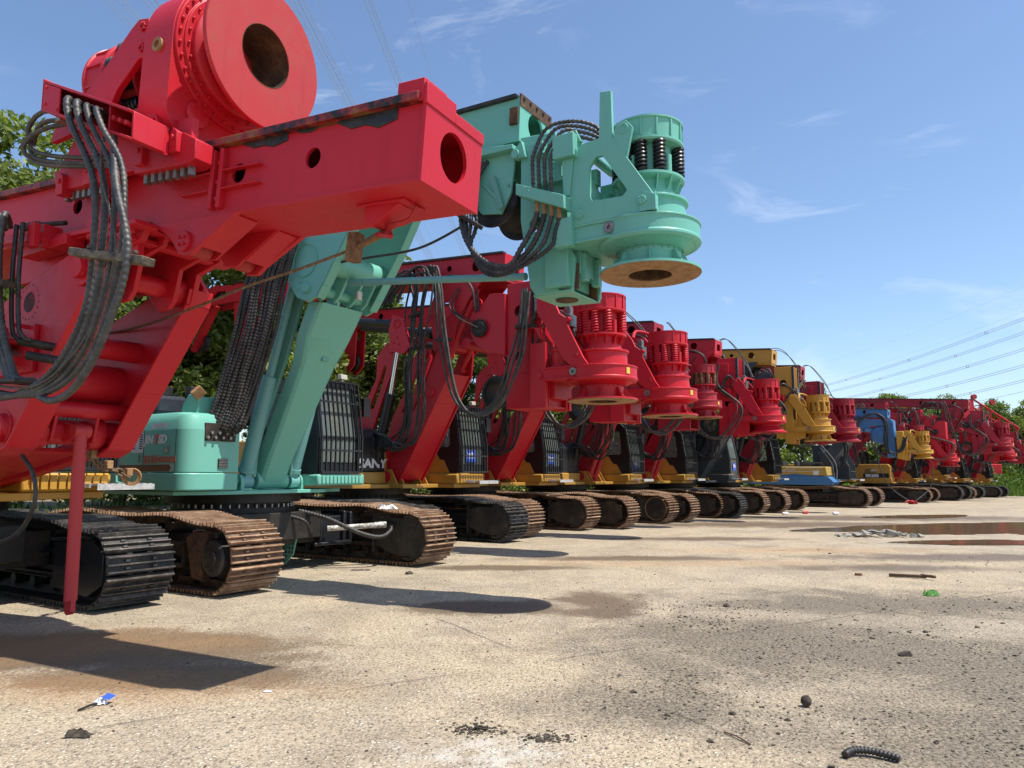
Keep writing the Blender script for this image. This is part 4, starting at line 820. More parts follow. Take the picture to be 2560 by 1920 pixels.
# ------------------------------------------------------------------ turquoise rig
def green_rig():
    r = empty('drilling_rig', (-4.63, 12.5, 0), 57); G = 'green'
    tag(r, 'turquoise green drilling rig with rusty tracks and black hose bundles', 'drilling rig', 'drilling rigs parked in a row')
    undercarriage(r, -1.6, 2.16, M['rust_shoe'], M['rust_shoe'], -2.25, 2.5, 'hub', 'cover', single=True)
    d = MB(); d.vprism([(-1.1, -1.16), (.9, -1.16), (1.2, -.9), (1.6, -.8), (1.6, 2.6), (-1.7, 2.6), (-1.7, -.9)], 1.243, 1.30); d.build('turret_deck', G, r, bevel=.008)
    b = MB(); body = [(-1.72, -1.12), (-1.64, -1.19), (-1.50, -1.22), (-.86, -1.20), (-.80, -1.1), (-.8, 2.6), (-1.76, 2.6), (-1.76, -1.02)]
    b.vprism(body, 1.575, 2.18); up = [(x * (.965 if x < -1.3 else 1), y + (.03 if y < -1 else 0)) for x, y in body]
    o = len(b.v); n = len(body)
    pr = [(2.18, 1.0, 0), (2.30, .985, .02), (2.39, .955, .06), (2.425, .90, .12)]
    vs = []
    for z, fx, dy in pr: vs += [(-1.28 + (x + 1.28) * fx, y + (dy if y < 0 else 0), z) for x, y in body]
    fs = [(k * n + i, k * n + (i + 1) % n, (k + 1) * n + (i + 1) % n, (k + 1) * n + i) for k in range(3) for i in range(n)] + [tuple(range(3 * n, 4 * n))]
    b.add(vs, fs); B = b.build('engine_housing', G, r, 30)
    sk = MB(); sk.vprism([(x * 1.004, y - .006) for x, y in body], 1.31, 1.565); sk.build('skirt', G, r, bevel=.02)
    xs = -1.763
    text('side_lettering', 'JIN', .165, Vector((xs, -.225, 1.99)), ROT_SIDE, 'white', B, .003, 1.0, .006, .12); text('side_lettering', 'T', .165, Vector((xs, -.475, 1.99)), ROT_SIDE, 'redtext', B, .003, 1.0, .010, .12); text('side_lettering', 'SD', .165, Vector((xs, -.575, 1.99)), ROT_SIDE, 'white', B, .003, .95, .006, .12)
    text('phone_lettering', '服务热线4008208326', .125, Vector((xs, -.235, 1.71)), ROT_SIDE, 'orangetext', B, .002, .70, .002)
    MB().box(xs, xs + .01, -.19, -.07, 1.71, 1.84).build('number_plate', 'green_dull', B, 0); text('number_lettering', '3', .13, Vector((xs - .001, -.085, 1.73)), ROT_SIDE, 'blacktext', B, .002)
    MB().box(xs - .001, xs + .004, -.88, 1.0, 1.585, 1.68).prism([(-.88, 1.585), (-.88, 1.68), (-.93, 1.632)], xs - .001, xs + .004).build('stripe', 'brown', B, 0)
    ch = MB()
    for o_ in (0, .06): ch.prism([(-.87 - o_, 1.69), (-.895 - o_, 1.69), (-.945 - o_, 1.632), (-.895 - o_, 1.58), (-.87 - o_, 1.58), (-.92 - o_, 1.632)], xs - .001, xs + .004)
    ch.build('chevron', 'greytext', B, 0)
    v = MB(); v.box(xs - .001, xs + .004, -.20, .11, 1.86, 2.15); V = v.build('vent', 'paper', B, 0)
    v = MB()
    for i in range(7):
        z = 1.91 + i * .034; v.box(xs - .004, xs, -.18, -.10, z, z + .018); v.box(xs - .004, xs, .01, .09, z, z + .018)
    v.build('vent_slot', 'dark', V, 0)
    k = MB(); k.box(xs - .004, xs + .01, -.90, -.72, 1.83, 1.95); K = k.build('door_latch', 'green_dull', B, bevel=.004); MB().box(xs - .016, xs - .004, -.85, -.78, 1.86, 1.92).build('handle', 'steel', K, bevel=.004)
    s = MB(); s.box(xs - .0015, xs + .004, -.215, -.207, 1.58, 2.18); s.box(xs - .0015, xs + .004, -1.005, -.998, 1.58, 2.18); s.build('door_seam', 'dark', B, 0)
    pp = MB(); q = [(-1.757, 2.205), (-1.745, 2.30), (-1.718, 2.385)]
    for (x0, z0), (x1, z1) in zip(q, q[1:]): pp.add([(x0 - .006, -.38 - (z0 - 2.2) * .3, z0), (x0 - .006, -.76 - (z0 - 2.2) * .3, z0), (x1 - .006, -.76 - (z1 - 2.2) * .3, z1), (x1 - .006, -.38 - (z1 - 2.2) * .3, z1)], [(0, 1, 2, 3)])
    P = pp.build('paper_notice', 'paper', B)
    ln = MB()
    for z in (2.22, 2.25, 2.28): ln.box(-1.766 + (z - 2.205) * .12, -1.763 + (z - 2.205) * .12, -.72, -.46, z, z + .006)
    ln.build('notice_print', 'greytext', P, 0)
    yf = -1.223
    h = MB(); h.box(-1.46, -.95, yf - .012, yf + .02, 2.02, 2.28); HP = h.build('hose_plate', 'frame', B, bevel=.004)
    gl = MB(); gl.box(-1.22, -1.06, yf - .006, yf + .01, 1.63, 1.77); GL = gl.build('grille', 'dark', B, 0); g2 = MB()
    for i in range(6): g2.box(-1.215, -1.065, yf - .012, yf - .006, 1.64 + i * .022, 1.65 + i * .022)
    g2.build('grille_bar', 'steel', GL, 0)
    t = MB(); t.prism([(-.86, 2.42), (-.96, 2.5), (-.96, 2.72), (-.72, 2.72), (-.6, 2.6), (-.55, 2.42)], -1.42, -1.38); t.prism([(-.86, 2.42), (-.96, 2.5), (-.96, 2.72), (-.72, 2.72), (-.6, 2.6), (-.55, 2.42)], -1.02, -.98); t.box(-1.38, -1.02, -.78, -.74, 2.42, 2.70); t.cyl((-1.0, -.72, 2.6), (-.85, -.72, 2.6), .12, 20)
    t.build('lamp_bracket', G, r, bevel=.01)
    w = MB(); w.bar((-1.52, -1.0, 2.66), (-1.42, -1.06, 2.78), .16, .07, (.3, -.9, .2)); w.build('work_lamp', 'rust_tan', r, bevel=.01)
    MB().box(-1.6, -1.4, -.3, -.15, 2.72, 2.86).box(-1.5, -1.46, -.25, -.2, 2.42, 2.72).build('work_lamp', 'dark', r, bevel=.008); MB().box(-1.2, -1.02, -.45, -.3, 2.74, 2.88).box(-1.14, -1.1, -.4, -.36, 2.42, 2.74).build('work_lamp', 'dark', r, bevel=.008)
    MB().box(-1.7, -.85, -.35, 1.6, 2.43, 2.72).build('tarpaulin', 'navy', r, bevel=.06)
    ra = MB(); ra.tube([(-1.74, -.0, 2.4), (-1.74, .0, 2.9), (-1.74, .1, 3.0), (-1.74, 1.2, 3.0)], .02, 8); ra.box(-1.78, -1.66, -.06, .06, 2.40, 2.43); ra.tube([(-1.9, .22, 2.1), (-1.9, .22, 1.5), (-1.9, .15, 1.42), (-1.9, -.1, 1.40), (-1.77, -.14, 1.42)], .018, 8); ra.build('handrail', G, r)
    # cab
    make_cab(r, .66, 1.66, -1.22, .55, 1.55, 3.2, 'black', True, None)
    e = MB(); e.box(.62, 1.70, -1.3, .6, 1.36, 1.545); e.build('skirt', G, r, bevel=.03); e = MB()
    for i in range(11): e.box(.70 + i * .085, .765 + i * .085, -1.325, -1.302, 1.39, 1.52)
    e.build('skirt_rib', G, r, bevel=.006)
    # boom
    sec = [(-.98, 1.42, -.68, .25), (-1.10, 1.7, -.80, .25), (-1.70, 2.77, -1.42, .31), (-1.94, 3.22, -1.70, .34), (-2.14, 3.62, -1.90, .44), (-2.43, 4.10, -2.16, .46)]
    b = MB(); vs = []
    for y0, z, y1, hx in sec: c_ = .05; vs += [(-hx + c_, y0, z), (hx - c_, y0, z), (hx, y0 + c_, z), (hx, y1, z + .04), (-hx, y1, z + .04), (-hx, y0 + c_, z)]
    fs = [(6 * k + i, 6 * k + (i + 1) % 6, 6 * k + 6 + (i + 1) % 6, 6 * k + 6 + i) for k in range(len(sec) - 1) for i in range(6)] + [(5, 4, 3, 2, 1, 0), tuple(range(6 * len(sec) - 6, 6 * len(sec)))]
    b.add(vs, fs)
    b.cyl((-.30, -.84, 1.45), (.30, -.84, 1.45), .14, 20)
    BO = b.build('boom', G, r, 25, bevel=.012)
    k = MB(); k.box(-.02, .10, -2.02, -1.95, 3.3, 3.36); k.T = Matrix.Identity(4); k.build('plate', 'green_dull', BO, 0)
    k = MB(); rr = [(-.75, 1.5), (-.7, 1.9), (-1.2, 3.1), (-1.62, 4.3), (-1.75, 4.4), (-1.95, 4.35), (-1.9, 4.1), (-1.6, 3.3), (-1.0, 2.0), (-.95, 1.5)]
    for sx in (-1, 1): k.prism(rr, sx * .36 - .03, sx * .36 + .03)
    k.build('link_arm', 'green_dull', r, bevel=.01)
    for sx in (-1, 1):
        x = sx * .46
        c = MB(); c.cyl((x, -.87, 1.62), (x, -1.34, 3.05), .115, 24); c.cyl((x, -.862, 1.58), (x, -.88, 1.64), .13, 24); c.bar((x, -.85, 1.42), (x, -.865, 1.6), .12, .16, (0, 1, 0)); c.cyl((x - .09, -.85, 1.43), (x + .09, -.85, 1.43), .11, 20)
        Cc = c.build('luffing_cylinder', 'teal', r); MB().cyl((x, -1.34, 3.05), (x, -1.82, 4.5), .065, 16).build('rod', 'teal', Cc)
        f = MB(); xo = x + sx * .13
        f.cyl((xo - .03, -.85, 1.43), (xo + .03, -.85, 1.43), .12, 20); f.box(xo - .03, xo + .03, -.97, -.7, 1.302, 1.43); f.lathe([(0, 0), (.06, 0), (.06, .03), (0, .03)], (xo + sx * .03, -.85, 1.43), (xo + sx * .08, -.85, 1.43), 8); f.build('cylinder_foot', G, r)
    # triangle frame
    tr = [(-1.5, 5.85), (-1.72, 5.06), (-1.86, 4.45), (-2.1, 4.16), (-2.32, 4.08), (-2.5, 4.14), (-2.62, 4.3), (-3.12, 5.02), (-3.6, 5.85)]
    t = MB()
    for sx in (-1, 1):
        t.prism(tr, sx * .60 - .03, sx * .60 + .03)
        for (y0, z0), (y1, z1) in (((-2.50, 4.12), (-2.63, 4.29)), ((-2.63, 4.29), (-3.13, 5.01)), ((-3.13, 5.01), (-3.61, 5.84))): t.bar((sx * .55, y0 - .01, z0), (sx * .55, y1 - .01, z1), .16, .025, (0, -.8, -.5))
        t.lathe([(.24, 0), (.26, 0), (.26, .02), (.24, .02)], (sx * .63, -2.25, 4.72), (sx * .66, -2.25, 4.72), 28, True)
        t.cyl((sx * .60, -2.3, 4.28), (sx * .68, -2.3, 4.28), .07, 18); t.cyl((sx * .6, -2.16, 4.4), (sx * .65, -2.16, 4.4), .025, 8); t.cyl((sx * .6, -2.1, 4.3), (sx * .65, -2.1, 4.3), .025, 8)
    t.cyl((-.58, -2.62, 4.66), (.58, -2.62, 4.66), .18, 28); t.cyl((-.58, -2.36, 4.28), (.58, -2.36, 4.28), .085, 18)
    for x in (-.42, -.16, .16, .42): t.prism([(-2.75, 4.6), (-2.2, 4.6), (-2.24, 4.2), (-2.38, 4.12), (-2.5, 4.2)], x - .025, x + .025)
    t.build('tilt_frame', G, r, bevel=.006)
    MB().box(.1, .2, -2.62, -2.58, 4.22, 4.36).build('work_lamp', 'lamp', r, bevel=.006)
    s = MB(); s.cyl((-.1, -2.75, 4.42), (-.1, -5.8, 4.06), .05, 16); s.cyl((-.1, -2.68, 4.43), (-.1, -3.0, 4.39), .058, 14); s.build('stay_rod', 'teal', r)
    # masts
    T = Matrix.Translation((0, -5.86, 5.79)) @ Matrix.Rotation(math.radians(2.5), 4, 'X')
    m = mast_box(r, T, 9.0, .36, .55, G, (1.3, 3., 5., 7.), 'grease', name='upper_mast', hr=.08)
    MB(T).box(-.39, .39, -.03, -.004, .44, .6).build('joint_plate', 'rust_dark', m); MB(T).box(-.42, -.36, .0, .12, .2, .42).build('joint_lug', 'rust_dark', m)
    bl = MB(T)
    for i in range(5): MB(T).cyl((-.32 + i * .16, -.045, .55), (-.32 + i * .16, -.03, .55), .022, 6).build('bolt', 'dark', m)
    w = MB()
    for sx in (-1, 1): w.prism([(-4.95, 5.75), (-5.05, 5.2), (-5.3, 4.9), (-5.6, 4.85), (-5.75, 5.1), (-5.82, 5.62), (-5.6, 5.8)], sx * .36 - .02, sx * .36 + .02)
    w.prism([(-4.9, 5.66), (-5.85, 5.62), (-5.85, 5.68), (-5.0, 5.78)], -.5, .5); w.prism([(-5.82, 5.62), (-5.83, 5.5), (-6.0, 5.5), (-5.95, 5.72)], -.44, -.36); w.cyl((-.47, -5.86, 5.56), (-.36, -5.86, 5.56), .06, 16)
    w.prism([(-5.35, 5.3), (-5.3, 5.3), (-5.6, 4.95), (-5.65, 5.0)], -.4, -.3)
    w.build('winch_bracket', G, r, bevel=.006)
    w = MB(); w.lathe([(0, -.33), (.36, -.33), (.36, -.3), (.28, -.3)] + [((.28 if i % 2 else .265), -.3 + .6 * i / 40) for i in range(1, 40)] + [(.28, .3), (.36, .3), (.36, .33), (0, .33)], (0, -5.45, 5.08), (1, -5.45, 5.08), 40); w.build('winch_drum', 'dark', r)
    w = MB(); w.cyl((-.4, -5.62, 4.98), (.4, -5.62, 4.98), .035, 12); w.bar((-.42, -5.5, 5.34), (-.42, -5.64, 4.9), .04, .07); w.cyl((-.4, -5.72, 5.2), (.4, -5.72, 5.2), .02, 8); w.build('rope_roller', 'green_dull', r)
    lm = [(-5.90, 5.80), (-5.89, 4.7), (-6.03, 3.82), (-6.10, 3.72), (-6.62, 3.70), (-6.66, 4.1), (-6.42, 4.6), (-6.40, 5.75)]
    q = MB()
    for sx in (-1, 1): q.holed(lm, circ(-6.12, 4.62, .10, 18), sx * .35 - .02, sx * .35 + .02)
    q.box(-.33, .33, -5.93, -5.91, 4.72, 5.79); q.box(-.33, .33, -6.41, -6.38, 4.62, 5.74); q.box(-.33, .33, -6.4, -5.92, 5.72, 5.75); q.prism([(-6.05, 3.74), (-6.6, 3.72), (-6.6, 3.70), (-6.05, 3.71)], -.33, .33)
    q.box(-.22, -.12, -6.72, -6.62, 3.86, 4.2); q.box(.12, .22, -6.72, -6.62, 3.86, 4.2)
    Q = q.build('lower_mast', G, r, bevel=.006)
    MB().box(-.37, -.30, -6.60, -6.43, 3.73, 4.15).box(-.33, -.28, -6.66, -6.6, 3.74, 4.05).box(.3, .37, -6.6, -6.43, 3.73, 4.15).build('rail', 'rust_dark', Q)
    MB().cyl((0, -6.34, 3.698), (0, -6.34, 3.69), .14, 24).build('base_opening', 'rust_dark', Q)
    hd = head(r, Matrix.Translation((0, -7.45, 3.85)), .865, G, 'black', tag_=False, arm='tall', lip='rust_tan', carriage=True)
    a = MB()
    fo = [(-7.10, 5.98), (-7.24, 5.96), (-7.25, 5.38), (-7.70, 4.66), (-7.76, 4.55), (-7.70, 4.43), (-6.70, 4.43), (-6.70, 5.26), (-6.84, 5.40), (-7.08, 5.42)]
    fh = [(-7.03, 5.20), (-7.12, 5.20), (-7.42, 4.72), (-7.36, 4.66), (-6.98, 4.68), (-6.95, 4.74), (-6.95, 5.1)]
    for sx in (-1, 1):
        x = sx * .52; a.holed(fo, fh, x - .025, x + .025)
        for y, z in ((-7.60, 4.56), (-6.82, 4.55)): a.cyl((x - .06, y, z), (x + .06, y, z), .055, 18); a.bolts((x + sx * .055, y, z), (sx, 0, 0), .035, 6, .011, .015)
        a.prism([(-7.55, 4.43), (-7.62, 4.66), (-7.76, 4.6), (-7.76, 4.43)], x - .04, x + .04)
        for dy in (-.03, .03):
            for dz in (5.86, 5.92): a.cyl((x - .03, -7.17 + dy, dz), (x + .03, -7.17 + dy, dz), .009, 8)
        a.prism([(-7.3, 5.55), (-7.42, 5.55), (-7.5, 5.45), (-7.42, 5.1), (-7.25, 5.35)], x - .02, x + .02); a.lathe([(.04, -.03), (.065, -.03), (.065, .03), (.04, .03)], (x, -7.38, 5.46), (x + 1, -7.38, 5.46), 16, True)
    a.cyl((-.52, -6.75, 5.45), (.52, -6.75, 5.45), .06, 16); a.prism([(-6.62, 5.45), (-6.68, 5.6), (-6.78, 5.6), (-6.84, 5.45)], -.55, -.48)
    a.build('side_arm', G, hd, bevel=.006)
    k = MB(); k.box(-.66, -.4, -6.80, -6.52, 5.25, 5.53); k.prism([(-6.04, 5.04), (-6.7, 4.76), (-6.7, 4.60), (-6.04, 4.90)], -.72, -.5); k.prism([(-6.6, 5.25), (-6.75, 5.25), (-6.7, 4.8), (-6.62, 4.8)], -.58, -.55); k.box(-.62, -.5, -6.74, -6.52, 4.18, 4.52); k.bolts((-.72, -6.2, 4.93), (-1, 0, 0), .04, 2, .012, .015)
    k.box(-.5, -.36, -6.7, -6.1, 5.05, 5.1); k.box(-.52, -.4, -6.3, -6.1, 5.45, 5.6)
    k.build('hose_manifold', G, hd, bevel=.006)
    fi = MB()
    for i in range(4): y = -6.28 - i * .1; z = 4.80 - i * .045; fi.cyl((-.62, y, z), (-.62, y - .01, z - .14), .026, 10)
    fi.build('hose_fitting', 'rust_tan', hd)
    for i in range(4):
        y = -6.28 - i * .1; z = 4.66 - i * .045; o = i * .07
        hose(r, [(-.62, y, z), (-.62, y + .05, z - .16), (-.64, y + .22 - o * .4, z - .42 + o * .3), (-.66, -5.9 + o * .2, 4.0 - o * .45 + .05), (-.66, -5.55 + o * .2, 4.16 - o * .5), (-.64, -5.25 - o * .3, 4.48 - o * .3), (-.6, -5.12 - o * 1.2, 4.88 - o), (-.5, -5.1 - o, 5.3), (-.4, -5.2 - o, 5.6)], .036 if i < 2 else .029, 'hose_wrap' if i % 2 == 0 else 'hose', .18, .06, 10)
    MB().bar((-.68, -5.02, 4.92), (-.62, -5.45, 4.63), .12, .05).build('hose_clamp', 'frame', r, bevel=.005)
    for i in range(4):
        y = -6.22 - i * .085; z = 4.98 - i * .035
        hose(r, [(-.6, y, z), (-.64, y - .01, z + .3), (-.64, y - .04, 5.42 - i * .02), (-.6, y - .2 - .02 * i, 5.70 - i * .05), (-.52, -6.74, 5.73 - i * .06), (-.42, -6.98, 5.64 - i * .06), (-.34, -7.08, 5.48 - i * .04)], .026, 'hose_wrap', .22, .055, 10)
    hose_set(r, [(-.66, -1.9, 5.6), (-.86, -1.96, 5.2), (-.9, -1.9, 4.8), (-.92, -1.72, 4.35), (-.95, -1.6, 3.7), (-1.02, -1.42, 3.0), (-1.1, -1.32, 2.55), (-1.2, -1.26, 2.22), (-1.2, -1.22, 2.14)], 11, .058, .036, 'hose', .15, .05, .03, 8, (.55, -.8, .05))
    fi = MB()
    for i in range(8): MB().cyl((-1.43 + i * .062, yf - .05, 2.07 + (i % 2) * .07), (-1.43 + i * .062, yf - .01, 2.07 + (i % 2) * .07), .022, 8).build('hose_fitting', 'steel', HP)
    MB().tube([(-.6, -1.9, 4.5), (-.5, -2.9, 4.62), (-.5, -3.4, 4.60), (-.55, -4.4, 4.56), (-.6, -5.2, 4.72)], .018, 7).build('cable', 'hose', r)
    # hydraulic spreading gear between the tracks
    k = MB(); k.cyl((.95, -1.2, .64), (1.72, -1.75, .68), .045, 14); k.cyl((1.6, -1.66, .675), (1.76, -1.78, .682), .055, 12); k.build('spread_cylinder', twotone('flaking_white_paint', (.2, .17, .14), (.62, .6, .56), 18, .4, .55, .6), r)
    k = MB(); k.box(.9, 1.55, -1.1, -.5, .38, .84); k.box(1.35, 1.42, -1.18, -.45, .34, .92); k.box(1.5, 1.56, -1.18, -.45, .34, .9); k.box(.7, 1.5, -1.2, -1.14, .36, .42); k.build('axle_beam', 'black', r, bevel=.02)
    hose(r, [(.5, -1.0, .95), (.8, -1.35, .82), (1.15, -1.75, .58), (1.45, -1.95, .50), (1.7, -1.95, .60), (1.8, -1.85, .68)], .04, 'hose', .15, .05, 10)
    hose(r, [(.2, -.95, .9), (.4, -1.25, .8), (.6, -1.2, .6)], .03, 'hose', .15, .05, 8)
    k = MB()
    pf = [(-.62, .52), (-1.0, .54), (-.92, .24), (-.74, .08), (-.64, .08)]
    k.prism(pf, .48, .50); k.cyl((.46, -.6, .55), (.46, -1.02, .57), .03, 10); P = k.build('step_plate', 'green_dull', r)
    k = MB()
    for i in range(6):
        for j in range(4):
            y, z = -.68 - j * .075, .48 - i * .07
            if z > .1 + j * .05: k.cyl((.474, y, z), (.480, y, z), .018, 10)
    k.build('step_hole', 'dark', P)
    return r
# ------------------------------------------------------------------ camera, light, sky
EYE = 1.53; PITCH = math.atan(228 / 1850)
cam = bpy.data.cameras.new('camera'); cam.sensor_width = 36; cam.lens = 1850 / 2560 * 36; cam.clip_end = 6000; cam.clip_start = .05
co = bpy.data.objects.new('camera', cam); COL.objects.link(co); co.location = (0, 0, EYE); co.rotation_euler = (PI / 2 + PITCH, 0, 0); scene.camera = co
SUN_H = Vector((.94, -.34, 0)).normalized(); SUN_EL = 64.5
sd = SUN_H * math.cos(math.radians(SUN_EL)) + Vector((0, 0, math.sin(math.radians(SUN_EL))))
su = bpy.data.lights.new('sun', 'SUN'); su.energy = 5.0; su.angle = math.radians(.53); su.color = (1, .955, .88)
so = bpy.data.objects.new('sun', su); COL.objects.link(so); so.rotation_euler = sd.to_track_quat('Z', 'Y').to_euler(); so.location = (20, -10, 40)
w = bpy.data.worlds.new('World'); scene.world = w; w.use_nodes = True; nt = w.node_tree; nt.nodes.clear()
sky = nt.nodes.new('ShaderNodeTexSky'); sky.sky_type = 'NISHITA'; sky.sun_disc = False; sky.sun_elevation = math.radians(SUN_EL); sky.sun_rotation = math.atan2(SUN_H.x, SUN_H.y)
sky.air_density = 1.0; sky.dust_density = .7; sky.ozone_density = 3.8; sky.altitude = 20
bg = nt.nodes.new('ShaderNodeBackground'); wo = nt.nodes.new('ShaderNodeOutputWorld'); bg.inputs[1].default_value = .15
tc = nt.nodes.new('ShaderNodeTexCoord'); mp = nt.nodes.new('ShaderNodeMapping'); mp.inputs['Scale'].default_value = (2.2, 2.2, 7.5); mp.inputs['Rotation'].default_value = (.15, .35, .4)
nt.links.new(tc.outputs['Generated'], mp.inputs[0])
n1 = noise(nt, mp.outputs[0], 1.6, 9, .62, 1.2); n2 = noise(nt, tc.outputs['Generated'], 2.3, 3, .5)
r1 = ramp(nt, [(.53, 0), (.76, 1)]); nt.links.new(n1, r1.inputs[0]); r2 = ramp(nt, [(.45, 0), (.65, 1)]); nt.links.new(n2, r2.inputs[0])
mu = nd(nt, 'ShaderNodeMath', operation='MULTIPLY'); nt.links.new(r1.outputs[0], mu.inputs[0]); nt.links.new(r2.outputs[0], mu.inputs[1])
m2 = nd(nt, 'ShaderNodeMath', operation='MULTIPLY'); nt.links.new(mu.outputs[0], m2.inputs[0]); m2.inputs[1].default_value = .55
nt.links.new(mix(nt, m2.outputs[0], sky.outputs[0], (6.6, 6.9, 7.4)), bg.inputs[0]); nt.links.new(bg.outputs[0], wo.inputs[0])
scene.view_settings.view_transform = 'Standard'; scene.view_settings.look = 'None'; scene.view_settings.exposure = .36; scene.view_settings.gamma = 1
scene.cycles.max_bounces = 8; scene.cycles.transmission_bounces = 8; scene.cycles.transparent_max_bounces = 12

# ------------------------------------------------------------------ ground
def ground_material():
    m, nt, out = nt_new('worn_concrete_yard'); L = nt.links
    b = nd(nt, 'ShaderNodeBsdfPrincipled'); L.new(b.outputs[0], out.inputs[0])
    g = nd(nt, 'ShaderNodeNewGeometry'); P = g.outputs['Position']
    def M2(op, a, b_=None):
        n = nd(nt, 'ShaderNodeMath', operation=op)
        for i, v in enumerate((a, b_)):
            if v is None: continue
            if isinstance(v, (int, float)): n.inputs[i].default_value = v
            else: L.new(v, n.inputs[i])
        n.use_clamp = op in ('MULTIPLY', 'ADD') and False; return n.outputs[0]
    def rp(v, stops): r = ramp(nt, stops); L.new(v, r.inputs[0]); return r.outputs[0]
    big = noise(nt, P, .22, 6, .6, .5); mid = noise(nt, P, .9, 7, .65, .3); sm = noise(nt, P, 5, 8, .7); fine = noise(nt, P, 45, 4, .7)
    col = mix(nt, rp(big, [(.35, 0), (.62, 1)]), (.46, .385, .28), (.52, .41, .265))
    col = mix(nt, M2('MULTIPLY', rp(mid, [(.45, 0), (.66, 1)]), .75), col, (.27, .22, .16))
    col = mix(nt, M2('MULTIPLY', rp(noise(nt, P, 1.7, 6, .7, .2), [(.55, 0), (.68, 1)]), .7), col, (.52, .45, .34))
    # exposed aggregate
    def pebbles(scale, lo, hi):
        v = nd(nt, 'ShaderNodeTexVoronoi'); v.inputs['Scale'].default_value = scale; v.inputs['Randomness'].default_value = 1; L.new(P, v.inputs['Vector'])
        sx = nd(nt, 'ShaderNodeSeparateColor'); L.new(v.outputs['Color'], sx.inputs[0])
        return rp(v.outputs['Distance'], [(lo, 1), (hi, 0)]), sx.outputs[0]
    st, sv = pebbles(30, .22, .42); st2, sv2 = pebbles(75, .25, .45)
    pal = ramp(nt, [(0, (.12, .095, .07)), (.25, (.27, .215, .15)), (.55, (.48, .40, .28)), (.8, (.74, .64, .47)), (1, (.9, .83, .67))]); L.new(sv, pal.inputs[0]); stc = pal.outputs[0]
    pal2 = ramp(nt, [(0, (.08, .065, .045)), (.35, (.30, .245, .17)), (.65, (.56, .47, .335)), (1, (.85, .76, .6))]); L.new(sv2, pal2.inputs[0])
    gap = rp(noise(nt, P, 22, 5, .8), [(.40, 1), (.54, 0)])
    col = mix(nt, M2('MULTIPLY', gap, .5), col, (.14, .11, .08))
    col = mix(nt, M2('MULTIPLY', st2, .75), col, pal2.outputs[0])
    sel = rp(sm, [(.36, .12), (.60, 1)])
    col = mix(nt, M2('MULTIPLY', M2('MULTIPLY', st, sel), .95), col, stc)
    col = mix(nt, M2('MULTIPLY', rp(fine, [(.50, 0), (.66, 1)]), .65), col, (.13, .10, .07))
    # loose dark grit lying in drifts
    gm = rp(noise(nt, P, .38, 6, .66, .8), [(.50, 0), (.66, 1)])
    jagn = noise(nt, P, 1.3, 10, .72, .4); speck = noise(nt, P, 34, 4, .8)
    def blob(cx, cy, rx, ry, soft=.5, jag=.55):
        vm = nd(nt, 'ShaderNodeVectorMath', operation='SUBTRACT'); L.new(P, vm.inputs[0]); vm.inputs[1].default_value = (cx, cy, 0)
        v2 = nd(nt, 'ShaderNodeVectorMath', operation='MULTIPLY'); L.new(vm.outputs[0], v2.inputs[0]); v2.inputs[1].default_value = (1 / (rx * 1.3), 1 / (ry * 1.3), 0)
        ln = nd(nt, 'ShaderNodeVectorMath', operation='LENGTH'); L.new(v2.outputs[0], ln.inputs[0])
        d = M2('ADD', ln.outputs['Value'], M2('ADD', M2('MULTIPLY', M2('SUBTRACT', jagn, .5), jag * 3.2), M2('MULTIPLY', M2('SUBTRACT', speck, .5), 1.5)))
        return rp(d, [(1 - soft, 1), (1.0, 0)])
    def addm(l):
        o = l[0]
        for x in l[1:]: o = M2('MAXIMUM', o, x)
        return o
    grit = addm([blob(2.5, 6.9, 2.0, 1.5, .6, .7), blob(4.2, 6.0, 2.2, 1.5, .6, .7), blob(2.9, 4.5, 1.5, .9, .7, .7), blob(4.6, 9.2, 2.6, 1.0, .6, .8), blob(.9, 5.2, .9, .6, .8, .8), M2('MULTIPLY', gm, .35)])
    col = mix(nt, M2('MULTIPLY', grit, .95), col, mix(nt, rp(speck, [(.36, 0), (.64, 1)]), (.05, .041, .031), (.29, .24, .175)))
    # wet and oily patches
    wet = addm([blob(-3.9, 6.8, 1.9, .7, .25, .45), blob(-2.6, 5.9, 1.2, .4, .35, .5), blob(-.3, 8.9, 1.0, .45, .35, .6), blob(1.0, 8.6, .5, .35, .4, .6), blob(1.1, 9.2, .55, .8, .5, .7), blob(-.2, 12.6, 1.2, .35, .4, .5), blob(2.3, 14.0, 2.2, .4, .5, .5),
                blob(8.5, 23.5, 4.2, 1.3, .4, .6), blob(13, 27, 6, 1.6, .4, .6), blob(4.5, 18.2, 2.2, .5, .5, .6), blob(9, 14.2, 3.2, .7, .5, .6), blob(6.2, 12.6, 1.8, .5, .6, .6), blob(15, 21, 5, .9, .4, .6), blob(12.5, 17, 3.5, .5, .4, .6)])
    col = mix(nt, M2('MULTIPLY', wet, .92), col, mix(nt, mid, (.10, .072, .048), (.20, .145, .09)))
    rust = addm([blob(3.0, 13.2, 3.0, .5, .8, .6), blob(-4.5, 7.0, 2.2, .7, .7, .6), blob(-2.9, 5.6, 1.6, .5, .8, .6), blob(6, 15.5, 3, .6, .8, .6)])
    col = mix(nt, M2('MULTIPLY', rust, .35), col, (.40, .22, .09))
    chalk = addm([blob(-1.15, 3.75, .8, .3, .9, .7), blob(-.2, 4.3, .6, .25, .9, .7), blob(-2.3, 3.5, .4, .25, .9, .7)])
    col = mix(nt, M2('MULTIPLY', M2('MULTIPLY', chalk, rp(sm, [(.42, 0), (.62, 1)])), .6), col, (.60, .57, .51))
    # joints between slabs and wandering cracks
    mpn = nd(nt, 'ShaderNodeMapping'); mpn.inputs['Rotation'].default_value = (0, 0, math.radians(-30)); L.new(P, mpn.inputs[0])
